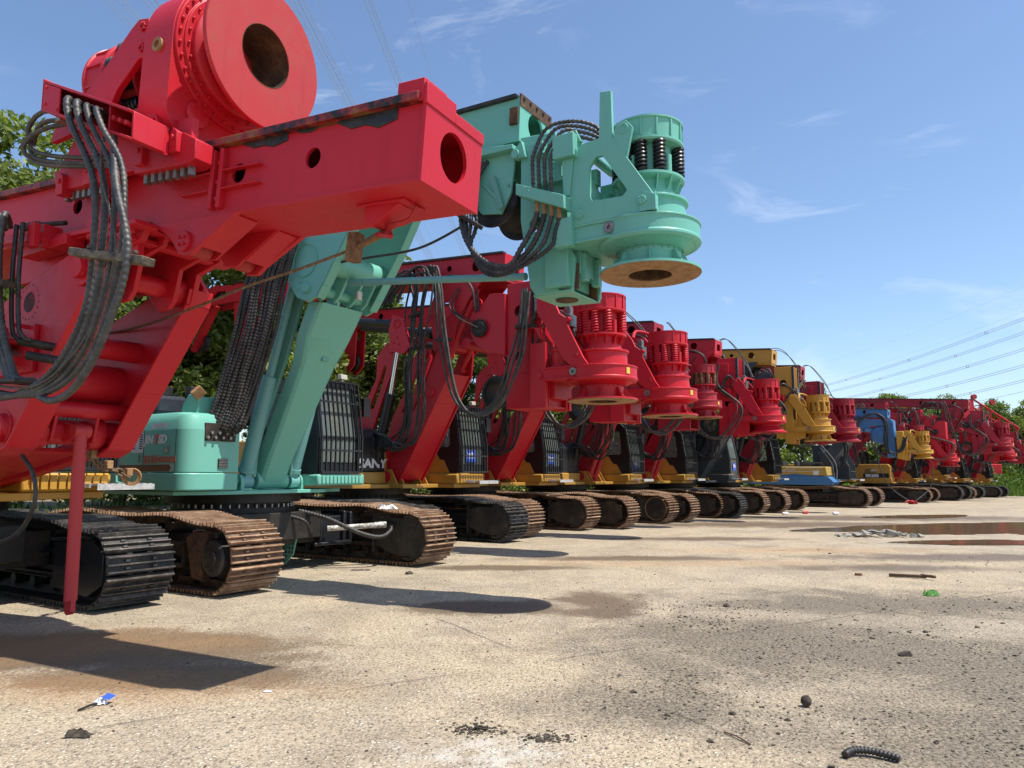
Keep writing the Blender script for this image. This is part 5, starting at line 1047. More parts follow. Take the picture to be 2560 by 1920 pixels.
    sp = nd(nt, 'ShaderNodeSeparateXYZ'); L.new(mpn.outputs[0], sp.inputs[0])
    def joint(s, per, off):
        a = M2('ADD', M2('ADD', s, M2('MULTIPLY', M2('SUBTRACT', noise(nt, P, 3, 5, .6), .5), .06)), off)
        fr = M2('FRACT', M2('DIVIDE', a, per)); return rp(M2('ABSOLUTE', M2('SUBTRACT', fr, .5)), [(.4955, 0), (.4975, 1)])
    jn = M2('MULTIPLY', M2('MAXIMUM', joint(sp.outputs[0], 4.6, 1.2), joint(sp.outputs[1], 6., .6)), rp(mid, [(.42, .15), (.6, 1)]))
    vc = nd(nt, 'ShaderNodeTexVoronoi', feature='DISTANCE_TO_EDGE'); vc.inputs['Scale'].default_value = .23
    ad = nd(nt, 'ShaderNodeVectorMath', operation='ADD'); L.new(P, ad.inputs[0])
    wn = nd(nt, 'ShaderNodeTexNoise'); wn.inputs['Scale'].default_value = 1.1; wn.inputs['Detail'].default_value = 7; L.new(P, wn.inputs['Vector']); L.new(wn.outputs['Color'], ad.inputs[1]); L.new(ad.outputs[0], vc.inputs['Vector'])
    ck = M2('MULTIPLY', rp(vc.outputs['Distance'], [(.001, 1), (.003, 0)]), rp(big, [(.56, 0), (.62, 1)]))
    col = mix(nt, M2('MULTIPLY', M2('MAXIMUM', M2('MULTIPLY', jn, .7), ck), .6), col, (.10, .08, .06))
    # beyond the yard: bare brown earth
    d = nd(nt, 'ShaderNodeVectorMath', operation='DOT_PRODUCT'); L.new(P, d.inputs[0]); d.inputs[1].default_value = (-.76, .65, 0)
    earth = rp(M2('ADD', d.outputs['Value'], M2('MULTIPLY', noise(nt, P, .6, 5, .6), 3)), [(0, 0), (1, 1)])
    e2 = nd(nt, 'ShaderNodeMapRange'); e2.inputs[1].default_value = 16; e2.inputs[2].default_value = 17.5; L.new(M2('ADD', d.outputs['Value'], M2('MULTIPLY', noise(nt, P, .6, 5, .6), 3)), e2.inputs[0])
    col = mix(nt, e2.outputs[0], col, mix(nt, sm, (.12, .09, .055), (.34, .26, .17)))
    L.new(col, b.inputs['Base Color'])
    ro = nd(nt, 'ShaderNodeMapRange'); ro.inputs[3].default_value = .92; ro.inputs[4].default_value = .55; L.new(wet, ro.inputs[0]); L.new(ro.outputs[0], b.inputs['Roughness'])
    b.inputs['Specular IOR Level'].default_value = .3
    hh = M2('ADD', M2('MULTIPLY', st, .5), M2('ADD', M2('MULTIPLY', sm, .8), M2('MULTIPLY', fine, .45)))
    hh = M2('SUBTRACT', hh, M2('MULTIPLY', M2('MAXIMUM', jn, ck), 1.2))
    bp = nd(nt, 'ShaderNodeBump'); bp.inputs['Strength'].default_value = .9; bp.inputs['Distance'].default_value = .022; L.new(hh, bp.inputs['Height']); L.new(bp.outputs[0], b.inputs['Normal'])
    return m
M['ground'] = ground_material()
gx = [-2500, -400, -100] + [-40 + i * 2 for i in range(61)] + [120, 400, 2500]; gy = [-2500, -300, -40] + [-10 + i * 2 for i in range(56)] + [140, 400, 3000]
def gz(x, y):
    d = -.76 * x + .65 * y                                          # behind the row the earth rises in a low bank
    t = max(0, min(1, (d - 17) / 7)); return .55 * t * t * (3 - 2 * t) * (1 if y < 45 else max(0, 1 - (y - 45) / 15))
v = [(x, y, gz(x, y)) for y in gy for x in gx]; nx = len(gx)
f = [(j * nx + i, j * nx + i + 1, (j + 1) * nx + i + 1, (j + 1) * nx + i) for j in range(len(gy) - 1) for i in range(nx - 1)]
tag(MB().add(v, f).build('ground', 'ground'), kind='structure')
# puddles
m, nt, out = nt_new('muddy_water'); M['water'] = m
b = nd(nt, 'ShaderNodeBsdfPrincipled'); nt.links.new(b.outputs[0], out.inputs[0]); b.inputs['Base Color'].default_value = (.13, .09, .05, 1); b.inputs['Roughness'].default_value = .10; b.inputs['Specular IOR Level'].default_value = .28
def puddle(pts, z):
    n = len(pts); P = []
    for i in range(n):
        a, b_, c, d = [Vector((*pts[(i + k) % n], 0)) for k in (-1, 0, 1, 2)]
        for j in range(8):
            t = j / 8; q = .5 * ((2 * b_) + (c - a) * t + (2 * a - 5 * b_ + 4 * c - d) * t * t + (3 * b_ - a - 3 * c + d) * t ** 3)
            P.append((q.x + rnd.uniform(-.16, .16), q.y + rnd.uniform(-.10, .10), z))
    o = MB().add(P, [tuple(range(len(P)))]).build('puddle', 'water', None, 0); tag(o, kind='structure')
puddle([(7.6, 20.6), (9.0, 21.9), (11.5, 23.2), (14.5, 24.2), (18, 24.6), (20, 23.6), (18, 22.4), (15.2, 21.4), (13, 19.9), (11, 19.5), (9.2, 20.4)], .006)
puddle([(13.2, 20.0), (15.5, 20.9), (20, 21.6), (24, 22.5), (24, 18.9), (19, 17.2), (15.2, 18.0), (13.8, 19.0)], .008)
puddle([(8.7, 17.3), (10.5, 17.9), (12.6, 17.6), (12.2, 16.9), (10.4, 16.6), (9.2, 16.8)], .010)
puddle([(12.8, 27.2), (14.5, 28.6), (17.5, 29.2), (16.4, 27.6), (14.6, 26.7)], .010)

# ------------------------------------------------------------------ trees
def leaf_mat(name, c1, c2, c3, tr=.45):
    m, nt, out = nt_new(name); L = nt.links
    g = nd(nt, 'ShaderNodeNewGeometry'); r = ramp(nt, [(0, c1), (.5, c2), (1, c3)]); L.new(g.outputs['Random Per Island'], r.inputs[0])
    tcn = nd(nt, 'ShaderNodeTexCoord'); nn = noise(nt, tcn.outputs['Object'], .9, 3, .6); rr = ramp(nt, [(.35, .65), (.68, 1.25)]); L.new(nn, rr.inputs[0])
    c = mix(nt, 1., r.outputs[0], rr.outputs[0], 'MULTIPLY')
    d = nd(nt, 'ShaderNodeBsdfPrincipled'); L.new(c, d.inputs['Base Color']); d.inputs['Roughness'].default_value = .5; d.inputs['Specular IOR Level'].default_value = .35
    t = nd(nt, 'ShaderNodeBsdfTranslucent'); L.new(mix(nt, 1., c, (1.15, 1.25, .5), 'MULTIPLY'), t.inputs[0]); mx = nd(nt, 'ShaderNodeMixShader'); mx.inputs[0].default_value = tr
    L.new(d.outputs[0], mx.inputs[1]); L.new(t.outputs[0], mx.inputs[2]); L.new(mx.outputs[0], out.inputs[0]); return m
M['leaf_a'] = leaf_mat('olive_leaves', (.075, .115, .022), (.16, .21, .045), (.28, .32, .10))
M['leaf_b'] = leaf_mat('deep_green_leaves', (.05, .085, .02), (.105, .155, .034), (.19, .24, .065))
M['leaf_c'] = leaf_mat('pale_blossoming_leaves', (.10, .13, .05), (.22, .24, .13), (.36, .36, .26))
M['leaf_d'] = leaf_mat('bright_undergrowth_leaves', (.06, .12, .02), (.11, .19, .035), (.18, .27, .07))
M['bark'] = twotone('tree_bark', (.03, .022, .016), (.10, .075, .055), 9, .35, .7, .95, 0, None, .6)
def leaves(mb, c, rad, k, ls, rg, flat=.7):
    for _ in range(k):
        while True:
            p = Vector((rg.uniform(-1, 1), rg.uniform(-1, 1), rg.uniform(-1, 1)))
            if p.length <= 1: break
        p = Vector((p.x * rad, p.y * rad, p.z * rad * flat)) + c
        s = ls * rg.uniform(.6, 1.3); n = Vector((rg.gauss(0, 1), rg.gauss(0, 1), rg.gauss(.5, .8))).normalized(); u = n.orthogonal().normalized(); u.rotate(Matrix.Rotation(rg.uniform(0, 6.28), 3, n)); w_ = n.cross(u)
        mb.add([p - u * s, p + w_ * s * .42 - u * .1 * s, p + u * s, p - w_ * s * .42 - u * .1 * s], [(0, 1, 2, 3)])
def make_tree(seed, h, rx, leafmat, trunk_h=.35, nclump=95, per=42, ls=.13, name='tree', multi=1):
    rg = random.Random(seed); r = empty(name); t = MB(); lv = MB(); tips = []
    for q in range(multi):
        b0 = Vector((rg.uniform(-.5, .5) * (multi > 1), rg.uniform(-.5, .5) * (multi > 1), -.1)); lean = Vector((rg.uniform(-.6, .6), rg.uniform(-.6, .6), 0))
        top = b0 + lean + Vector((0, 0, h * .72)); mid_ = b0 + lean * .4 + Vector((rg.uniform(-.2, .2), rg.uniform(-.2, .2), h * trunk_h))
        seg = spline([b0, mid_, top], .5)
        for i in range(len(seg) - 1): t.cyl(seg[i], seg[i + 1], .02 + .022 * h * (1 - i / len(seg)) / multi ** .4, 9, .02 + .022 * h * (1 - (i + 1) / len(seg)) / multi ** .4, False)
        for i in range(7):
            a = rg.uniform(0, 6.28); f_ = rg.uniform(.35, .95); p0 = seg[int(f_ * (len(seg) - 1))]; L_ = rx * rg.uniform(.5, .95); p1 = p0 + Vector((math.cos(a) * L_, math.sin(a) * L_, h * rg.uniform(.06, .22))); pm = (p0 + p1) / 2 + Vector((0, 0, -.15))
            sg = spline([p0, pm, p1], .5)
            for j in range(len(sg) - 1): t.cyl(sg[j], sg[j + 1], .055 * (1 - j / len(sg)) + .012, 6, .055 * (1 - (j + 1) / len(sg)) + .012, False)
            tips.append(p1)
    cz = h * (trunk_h + 1) / 2 + .1; rz = h * (1 - trunk_h) / 2
    lobes = [(Vector((rg.uniform(-.55, .55) * rx, rg.uniform(-.55, .55) * rx, cz + rg.uniform(-.6, .62) * rz)), rx * rg.uniform(.34, .58)) for _ in range(11)] + [(p, rx * .35) for p in tips[:6]]
    for i in range(nclump):
        c, rr = lobes[rg.randrange(len(lobes))]; d = Vector((rg.gauss(0, 1), rg.gauss(0, 1), rg.gauss(.15, 1))).normalized(); p = c + Vector((d.x * rr, d.y * rr, d.z * rr * .75)) * rg.uniform(.55, 1.08)
        leaves(lv, p, rx * rg.uniform(.10, .2), int(per * rg.uniform(.5, 1.3)), ls, rg)
    t.build('trunk', 'bark', r); lv.build('crown', leafmat, r, 0); return r
def make_bush(seed, h, rx, leafmat, n=26, per=40, ls=.09, name='shrub'):
    rg = random.Random(seed); r = empty(name); lv = MB(); st = MB()
    for i in range(n):
        a = rg.uniform(0, 6.28); q = rg.uniform(0, 1) ** .5; p = Vector((math.cos(a) * q * rx, math.sin(a) * q * rx * .8, h * rg.uniform(.1, .95) * (1 - .45 * q)))
        leaves(lv, p, rx * rg.uniform(.16, .3), int(per * rg.uniform(.6, 1.3)), ls, rg, .8)
        if i % 3 == 0: st.cyl((p.x * .3, p.y * .3, -.1), p, .018, 5, .006, False)
    st.build('stem', 'bark', r); lv.build('foliage', leafmat, r, 0); return r
ROW = 'drilling rigs parked in a row'
near_red_rig(); green_rig()
# rigs further along the row; each is copied from one built in full
A = red_rig('drilling_rig', 'red rig with clean black tracks standing next to the turquoise one', (-3.5, 17.9), 56, enginetext='SANY',
            mats=(M['black_shoe'], M['black_shoe']), covers=('cover', 'cover'), fm=('black', 'black'), sticker=(0, 0), group=ROW)
B = red_rig('drilling_rig', 'smaller red rig with dull brown springs, half behind a larger red drive', (1.5, 24.66), 56, hy=-5.05, zf=3.2, hsc=.76, mats=(M['rust_shoe'], M['rust_shoe']),
            covers=('plain', 'round'), tubes=True, sticker=(0, -.1), detail=True, springs='rust', ym=-3.75, group=ROW, main='red_dull')
C_ = red_rig('drilling_rig', 'red rig with a flared red drive flange, left of the yellow mast', (4.0, 27.7), 56, hy=-5.46, zf=2.92, hsc=.86, mats=(M['rust_shoe'], M['rust_shoe']),
             covers=('plain', 'plain'), tubes=True, sticker=None, detail=False, cone=True, lip='red', ym=-3.95, tip=False, rear=8.5, group=ROW)
index_children()
DULL = {'red_paint': M['red_dull']}
def dup(src, label, loc, yaw, sc=1., recol=None, tracks=None, name='drilling_rig'):
    r = copy_tree(src); r.name = name; r.location = (loc[0], loc[1], 0); r.rotation_euler = (0, 0, math.radians(yaw)); r.scale = (sc, sc, sc); tag(r, label, 'drilling rig', ROW)
    if recol: recolor(r, recol)
    if tracks: 
        for k, mt in zip([c for c in r.children if c.name.startswith('crawler_track')], tracks):
            for q, m_ in ((0, PLATE[M[mt].name]), (1, M[mt])): k.material_slots[q].link = 'OBJECT'; k.material_slots[q].material = m_
    return r
dup(A, 'big red rig with orange rusty tracks, just beyond the black tracked one', (-1.4, 21.65), 56, tracks=('rust_shoe', 'rust_shoe'))
yl = {'red_paint': M['ochre2'] if 'ochre2' in M else M['yellow']}
D7 = red_rig('drilling_rig', 'yellow drilling rig with a slate grey cab and a tall yellow mast', (6.3, 30.0), 56, hy=-5.8, zf=2.75, hsc=.80, mats=(M['black_shoe'], M['rust_shoe']), main='yellow', body='slate', cab='slate', guard=False, panel=None,
             sticker=(.1, -.1), detail=False, ym=-4.4, tip=False, rear=8., lip='yellow', group=ROW, boom='slate')
dup(C_, 'dark red drilling rig whose drive shows just right of the yellow drive', (9.3, 33.6), 55, .99, recol=DULL, tracks=('rust_shoe', 'rust_shoe'))
dup(C_, 'red drilling rig mostly hidden behind the blue mast', (18.85, 44.8), 52, .92, recol=DULL, tracks=('black_shoe', 'black_shoe'))
S10 = red_rig('drilling_rig', 'red drilling rig with SR205 lettered on its yellow engine cover', (21.9, 44.6), 52, sc=.86, hy=-4.4, zf=2.35, hsc=.86, mats=(M['rust_shoe'], M['rust_shoe']), tubes=True, sticker=None, detail=False, ym=-3.0, tip=False, rear=8., dark_top=False, group=ROW)
eh = [c for c in S10.children if c.name.startswith('engine_housing')][0]
MB().box(-1.612, -1.602, -1.0, .6, 1.62, 1.9).build('name_band', 'black', eh, 0)
text('side_lettering', 'SR205', .26, Vector((-1.616, .45, 1.66)), ROT_SIDE, 'white', eh, .003, 1.25, .012)
text('side_lettering', 'elin', .24, Vector((-1.606, .1, 2.05)), ROT_SIDE, 'white', eh, .003, 1.1, .004)
hd7 = [c for c in D7.children if c.name.startswith('power_head')][0]
S7 = Matrix.Translation((0, -5.8, 2.75)) @ Matrix.Diagonal((.8, .8, .8, 1)) @ Matrix.Rotation(math.radians(8), 4, 'Z')
em = MB(S7).box(-.09, .09, -.692, -.684, .465, .61).build('emblem', 'slate', hd7, 0)
q = MB(S7); q.T = S7 @ Matrix(((1, 0, 0, 0), (0, 0, -1, -.692), (0, 1, 0, .537), (0, 0, 0, 1)))
q.vprism([(.07 * math.cos(PI / 6 + PI / 3 * k), .07 * math.sin(PI / 6 + PI / 3 * k)) for k in range(6)], .001, .004); q.build('emblem_badge', 'paper', em, 0)
q = MB(q.T); q.vprism([(-.03, .025), (.03, .025), (0, -.035)], .004, .007); q.build('emblem_mark', 'black', em, 0)
F11 = dup(C_, 'red rig with a long level mast, right of the SR205 machine', (25.3, 48.0), 50, .99, recol=DULL, tracks=('black_shoe', 'black_shoe'))
dup(C_, 'second last red drilling rig of the row', (28.6, 51.0), 47, .84, tracks=('rust_shoe', 'black_shoe'))
dup(C_, 'last red drilling rig at the far right end of the row', (32.3, 54.0), 47, .82, recol=DULL, tracks=('black_shoe', 'black_shoe'))

# the blue and yellow machine with a blue mast
def blue_rig():
    r = empty('drilling_rig', (15.0, 38.2, 0), 52); tag(r, 'blue masted drilling rig with a sand and blue engine cover and yellow drive', 'drilling rig', ROW)
    undercarriage(r, -1.3, 1.3, M['rust_shoe'], M['rust_shoe'], -2.9, 2.9, 'plain', 'plain', False)
    d = MB(); d.box(-1.6, 1.6, -1.6, 3.4, 1.243, 1.32); d.build('turret_deck', 'blue', r)
    b = MB(); b.prism([(-1.75, 1.06), (-1.85, 1.2), (-1.6, 1.46), (-.6, 1.5), (3.4, 1.5), (3.4, 1.12), (-.2, 1.06)], -1.7, -.6); b.build('skirt', 'blue', r, bevel=.02)
    h = MB(); h.prism([(-1.55, 1.503), (-1.5, 1.94), (3.4, 1.98), (3.4, 1.503)], -1.66, -.6); H = h.build('engine_housing', paint('sand_yellow_paint', (.45, .29, .07), .5, .6, (.35, .27, .15), .1), r, bevel=.03)
    v = MB()
    for i in range(4):
        for j in range(8): v.prism([(1.1 + j * .16, 1.56 + i * .1), (1.18 + j * .16, 1.56 + i * .1), (1.2 + j * .16, 1.6 + i * .1), (1.12 + j * .16, 1.6 + i * .1)], -1.668, -1.66)
    v.build('vent_slot', 'dark', H, 0)
    MB().prism([(.9, 1.505), (0, 1.60), (-.9, 1.505)], -1.667, -1.661).build('stripe', 'blue', H, 0)
    MB().tube([(-1.668, .75 - k * .06, 1.78 + (.05 if k % 2 else -.03) * (1 if k % 3 else .4)) for k in range(14)], .012, 5, .03).build('side_marking', 'white', H)
    MB().box(-1.667, -1.661, -1.2, .9, 1.70, 1.715).box(-1.667, -1.661, -1.35, .4, 1.88, 1.905).build('stripe', 'paper', H, 0)
    MB().box(-1.667, -1.66, -1.15, -.9, 1.55, 1.75).build('sticker', 'paper', H, 0)
    t = MB(); t.box(-1.4, -.7, .6, 2.2, 1.98, 2.22); t.box(-1.3, -.7, 2.3, 3.2, 1.98, 2.3); t.cyl((-1.2, 0, 1.98), (-1.2, 0, 2.2), .14, 16); t.cyl((-1.1, -.6, 1.97), (-1.1, -.6, 2.3), .03, 8); t.build('silencer', 'slate', r, bevel=.03)
    w = MB()
    for i in range(6): w.tube([(-1.55, -.2 - i * .1, 1.98), (-1.5, -.4 - i * .12, 2.12), (-1.4, -.9 - i * .08, 2.1), (-1.35, -1.3, 1.95)], .02, 5)
    w.build('hose', 'hose', r)
    for y in (1.8, 2.5):
        q = MB(); q.lathe([(.34, 0), (.38, 0), (.38, .03), (.34, .03)], (-1.0, y, 2.62), (0, y, 2.62), 24, True)
        for i in range(4): a = PI * i / 4; q.bar((-1.0, y + .35 * math.cos(a), 2.62 + .35 * math.sin(a)), (-1.0, y - .35 * math.cos(a), 2.62 - .35 * math.sin(a)), .03, .03)
        q.build('hand_wheel', 'silver', r)
    make_cab(r, .5, 1.6, -2.0, -.3, 1.32, 3.05, 'slate', True, None, None, False, .5)
    make_step(r, .8, 1.7, -2.3, 1.3)
    q = MB(); q.tube([(-.6, -1.0, 2.9), (-.62, -1.5, 2.1), (-.62, -1.6, 1.35)], .025, 6); q.tube([(-1.0, -.9, 3.3), (-.8, -1.7, 2.2), (-.8, -1.75, 1.3)], .025, 6); q.build('handrail', 'steel', r)
    bm = MB(); bm.prism([(-.6, 1.35), (-1.2, 1.35), (-1.5, 2.2), (-2.6, 3.6), (-3.0, 4.3), (-2.6, 4.4), (-2.1, 3.7), (-1.0, 2.5)], -.4, .4); bm.build('boom', 'slate', r, bevel=.02)
    T = Matrix.Translation((0, -4.05, 4.3)) @ Matrix.Rotation(math.radians(5), 4, 'X'); mast_box(r, T, 6, .26, .36, 'blue', (1, 3.), 'rust_dark', name='upper_mast')
    f = MB(); f.prism([(-2.6, 4.25), (-4.2, 4.2), (-4.3, 4.0), (-4.0, 3.9), (-3.2, 3.9), (-2.7, 3.6), (-2.4, 3.9)], -.3, .3); f.cyl((-.3, -3.0, 3.75), (.3, -3.9, 3.6), .12, 12); f.build('tilt_frame', 'blue', r, bevel=.01)
    q = MB(); q.prism([(-3.9, 4.15), (-4.3, 4.15), (-4.34, 2.4), (-3.95, 2.38)], -.24, .24); q.build('lower_mast', 'blue', r, bevel=.02)
    q = MB(); q.lathe([(0, -.34), (.40, -.26), (.42, -.23), (.42, .23), (.40, .26), (0, .34)], (0, -3.7, 3.45), (1, -3.7, 3.45), 32); q.prism([(-3.7, 3.05), (-3.7, 3.85), (-4.0, 3.85), (-4.08, 3.76), (-4.08, 3.15), (-4.0, 3.05)], -.31, -.26); q.build('winch_drum', 'blue', r, bevel=.02)
    head(r, Matrix.Translation((0, -5.45, 2.3)), .62, 'yellow', 'yellow', cone=True, lip='yellow')
    MB().box(-.42, .42, -4.72, -4.42, 2.3, 3.6).build('slide_frame', 'yellow', r, bevel=.02)
    hose_set(r, [(-.5, -3.0, 4.3), (-.55, -3.6, 4.5), (-.55, -4.0, 4.0), (-.55, -4.0, 3.2), (-.55, -4.1, 2.6), (-.5, -4.6, 2.7), (-.45, -4.8, 3.3)], 4, .06, .03, 'hose', sax=(.3, .9, 0))
    hose_set(r, [(-.4, -2.0, 3.4), (-.6, -2.2, 2.9), (-.6, -2.0, 2.0), (-.5, -1.4, 1.6)], 5, .07, .03, 'hose', sax=(.5, .8, 0))
    return r
blue_rig()

# lattice boom crane standing behind the last rigs
def lattice():
    r = empty('crawler_crane', (44.6, 66, -.9), 0); tag(r, 'red lattice boom crane with its boom folded, behind the last rigs', 'crane')
    mb = MB(); P = lambda t: Vector((-3.3 + 3.9 * t, 0, 9.2 - 2.6 * t)) ; Q = lambda t: Vector((-3.9 + 3.3 * t, 0, 7.2 - 3.2 * t)); ft = Vector((0, 1.5, 0))
    n = 5
    for o in (Vector((0, 0, 0)), ft):
        mb.cyl(P(0) + o, P(1) + o, .09, 8); mb.cyl(Q(0) + o, Q(1) + o, .09, 8)
        for i in range(n):
            mb.cyl(P(i / n) + o, Q((i + 1) / n) + o, .045, 6); mb.cyl(Q(i / n) + o, P((i + 1) / n) + o, .045, 6)
    for i in range(n + 1):
        mb.cyl(P(i / n), P(i / n) + ft, .045, 6); mb.cyl(Q(i / n), Q(i / n) + ft, .045, 6)
        mb.cyl(P(i / n), Q(i / n), .06, 6)
    mb.build('lattice_boom', 'red', r)
    k = MB(); k.add([(-3.3, -.1, 9.3), (-5.2, -.1, 8.2), (-5.7, -.1, 7.7), (-4.3, -.1, 7.4), (-3.4, -.1, 7.9), (-3.3, .1, 9.3), (-5.2, .1, 8.2), (-5.7, .1, 7.7), (-4.3, .1, 7.4), (-3.4, .1, 7.9)], [(0, 1, 2, 3, 4), (9, 8, 7, 6, 5), (0, 5, 6, 1), (1, 6, 7, 2), (2, 7, 8, 3), (3, 8, 9, 4), (4, 9, 5, 0)])
    k.build('boom_head', 'red', r)
    for x, z in ((-3.2, 9.4), (-1.6, 8.9)): MB().cyl((x, -.15, z), (x, .15, z), .22, 14).build('sheave', 'red_worn', r)
    b = MB(); b.cyl((-3.6, .7, 7.3), (-5.2, .7, 3.2), .14, 8); b.cyl((.2, .7, 5.0), (-1.8, .7, 3.0), .12, 8); b.build('mast_strut', 'red', r)
    b = MB(); b.box(-6.5, -1.5, -.5, 2.5, 1.0, 3.4); b.build('machine_house', 'red', r, bevel=.05)
    for y in (-.8, 2.4): MB().box(-7, -1, y, y + .6, .05, .95).build('crawler_track', 'black_plate', r, bevel=.2)
lattice()

# ------------------------------------------------------------------ greenery
protos = [make_tree(11, 8.6, 3.3, M['leaf_a'], .30, 420, 100, .105), make_tree(12, 8.0, 3.0, M['leaf_b'], .25, 420, 100, .105), make_tree(13, 9.2, 3.1, M['leaf_a'], .28, 420, 100, .105, multi=2), make_tree(14, 8.2, 3.4, M['leaf_c'], .28, 280, 90, .11)]
bushes = [make_bush(21, 1.8, 1.7, M['leaf_d'], 34, 46, .10), make_bush(22, 1.3, 1.5, M['leaf_b'], 30, 46, .09), make_bush(23, 2.4, 1.8, M['leaf_a'], 34, 46, .11)]
index_children()
TREES = [
 (0, -10.2, 24.2, 1.15, 95, 'olive tree filling the gap right of the near red boom'),
 (2, -7.4, 27.0, 1.15, 33, 'bushy tree seen between the turquoise hoses and boom'), # kind, x, y, scale, yaw, label
 (0, -14.2, 20.4, 1.25, 20, 'leafy olive tree at the left edge, showing above the near red mast'),
 (1, -12.6, 24.0, 1.05, 80, 'dense dark tree between the red mast and the ground at far left'),
 (2, -10.6, 26.5, 1.12, 140, 'twin stemmed tree showing in the gap between the red and turquoise booms'),
 (1, -8.2, 28.5, 1.15, 200, 'deep green tree standing directly behind the turquoise boom'),
 (0, -6.0, 31.0, 1.1, 260, 'olive tree behind the turquoise machine cab'),
 (1, -3.2, 34.5, 1.12, 310, 'deep green tree in the gap left of the first bundle of hanging hoses'),
 (0, .0, 38.5, 1.05, 10, 'olive tree behind the mast of the second big red rig'),
 (2, 3.6, 42.0, .9, 70, 'twin stemmed tree hidden low behind the red drives'),
 (1, 7.4, 46.5, .9, 120, 'deep green tree seen below the red drives in mid row'),
 (0, 11.0, 48.0, 1.1, 170, 'olive tree whose top shows above the yellow mast'),
 (2, 15.4, 52.0, 1.0, 215, 'loose tree behind the yellow drive'),
 (3, 21.5, 57.5, 1.22, 0, 'pale blossoming tree rising above the sloping dark red mast'),
 (0, 18.0, 57.0, 1.08, 65, 'small olive tree left of the pale blossoming tree'),
 (1, 27.5, 61.0, .95, 115, 'deep green tree behind the level red mast'),
 (2, 36.0, 66.0, 1.08, 30, 'tall loose tree left of the lattice boom'),
 (0, 39.5, 70.0, 1.0, 155, 'olive tree right behind the lattice boom'),
 (1, 44.0, 70.0, 1.05, 205, 'deep green tree at the right edge beyond the lattice boom'),
 (2, 48.0, 70.0, 1.08, 250, 'twin stemmed tree at the far right edge'),
 (0, 52.0, 70.0, 1.05, 290, 'rightmost olive tree at the end of the yard')]
used = set()
for k, x, y, s, a, lab in TREES:
    o = protos[k] if k not in used else copy_tree(protos[k]); used.add(k)
    o.name = 'tree'; o.location = (x, y, gz(x, y) - .05); o.rotation_euler = (0, 0, math.radians(a)); o.scale = (s, s, s); tag(o, lab, 'tree', 'trees behind the yard')
used = set(); rb = random.Random(5)
line = [(-19, 18), (-15.5, 21.2), (-13.5, 24.4), (-11.6, 25.6), (-9.6, 26.6), (-7.5, 28.6), (-5.4, 30), (-3.0, 32.4), (-.4, 34.5), (2.0, 37), (5, 40), (8, 43), (11.5, 46), (14, 49), (17.5, 52), (21, 54.5), (25, 57.5), (29, 60), (33, 62), (36.5, 63), (39.5, 64), (42.5, 64.5), (45.5, 65), (48.5, 66), (41.0, 60.5), (43.5, 61.5), (46.5, 62.5)]
for i, (x, y) in enumerate(line):
    k = i % 3; o = bushes[k] if k not in used else copy_tree(bushes[k]); used.add(k)
    o.name = 'shrub'; o.location = (x, y, gz(x, y) - .05); o.rotation_euler = (0, 0, rb.uniform(0, 6)); s = rb.uniform(.85, 1.25) * (1.9 if 9 < i < 18 else 1.3 if i > 14 else 1.); o.scale = (s, s, s)
    tag(o, 'leafy green shrub growing along the back edge of the yard', 'shrub', 'shrubs along the back edge of the yard')
wd = MB(); rg = random.Random(77)                                    # the belt of scrub that closes the view behind the trees
for i in range(1500):
    t = rg.uniform(0, 1); x, y = (-26 + 40 * t, 24 + 30 * t) if i % 3 == 0 else (10 + 62 * t, 54 + 32 * t); x += rg.gauss(0, 1.2) - 1.5; y += rg.gauss(0, 1.2) + 2.0
    leaves(wd, Vector((x, y, rg.uniform(.1, 3.6 if i % 3 else 2.8))), .9, 26, .24, rg, .7)
tag(wd.build('woodland', 'leaf_b', None, 0), 'dark belt of scrub closing the view behind the trees', 'woodland', kind='stuff')
gr = MB(); rg = random.Random(9)                                     # tall grass at the right end
for i in range(2600):
    x, y = rg.uniform(34, 50), rg.uniform(54, 63)
    if x < 34 + (y - 54) * .2: continue
    h = rg.uniform(.35, .9) * (1 if y > 55.5 else .5); a = rg.uniform(0, 6.28); dx, dy = math.cos(a) * .05, math.sin(a) * .05; lx, ly = rg.uniform(-.2, .2), rg.uniform(-.2, .2)
    gr.add([(x - dx, y - dy, 0), (x + dx, y + dy, 0), (x + lx, y + ly, h)], [(0, 1, 2)])
for i in range(900):
    t = rg.uniform(0, 1); x, y = -16 + 12 * t + rg.gauss(0, 1.2), 17.5 + 12.5 * t + rg.gauss(0, 1.0); h = rg.uniform(.1, .35); a = rg.uniform(0, 6.28); dx, dy = math.cos(a) * .02, math.sin(a) * .02
    gr.add([(x - dx, y - dy, gz(x, y)), (x + dx, y + dy, gz(x, y)), (x + rg.uniform(-.12, .12), y, gz(x, y) + h)], [(0, 1, 2)])
tag(gr.build('grass', 'leaf_d', None, 0), 'tall grass growing along the back and right end of the yard', 'grass', kind='stuff')

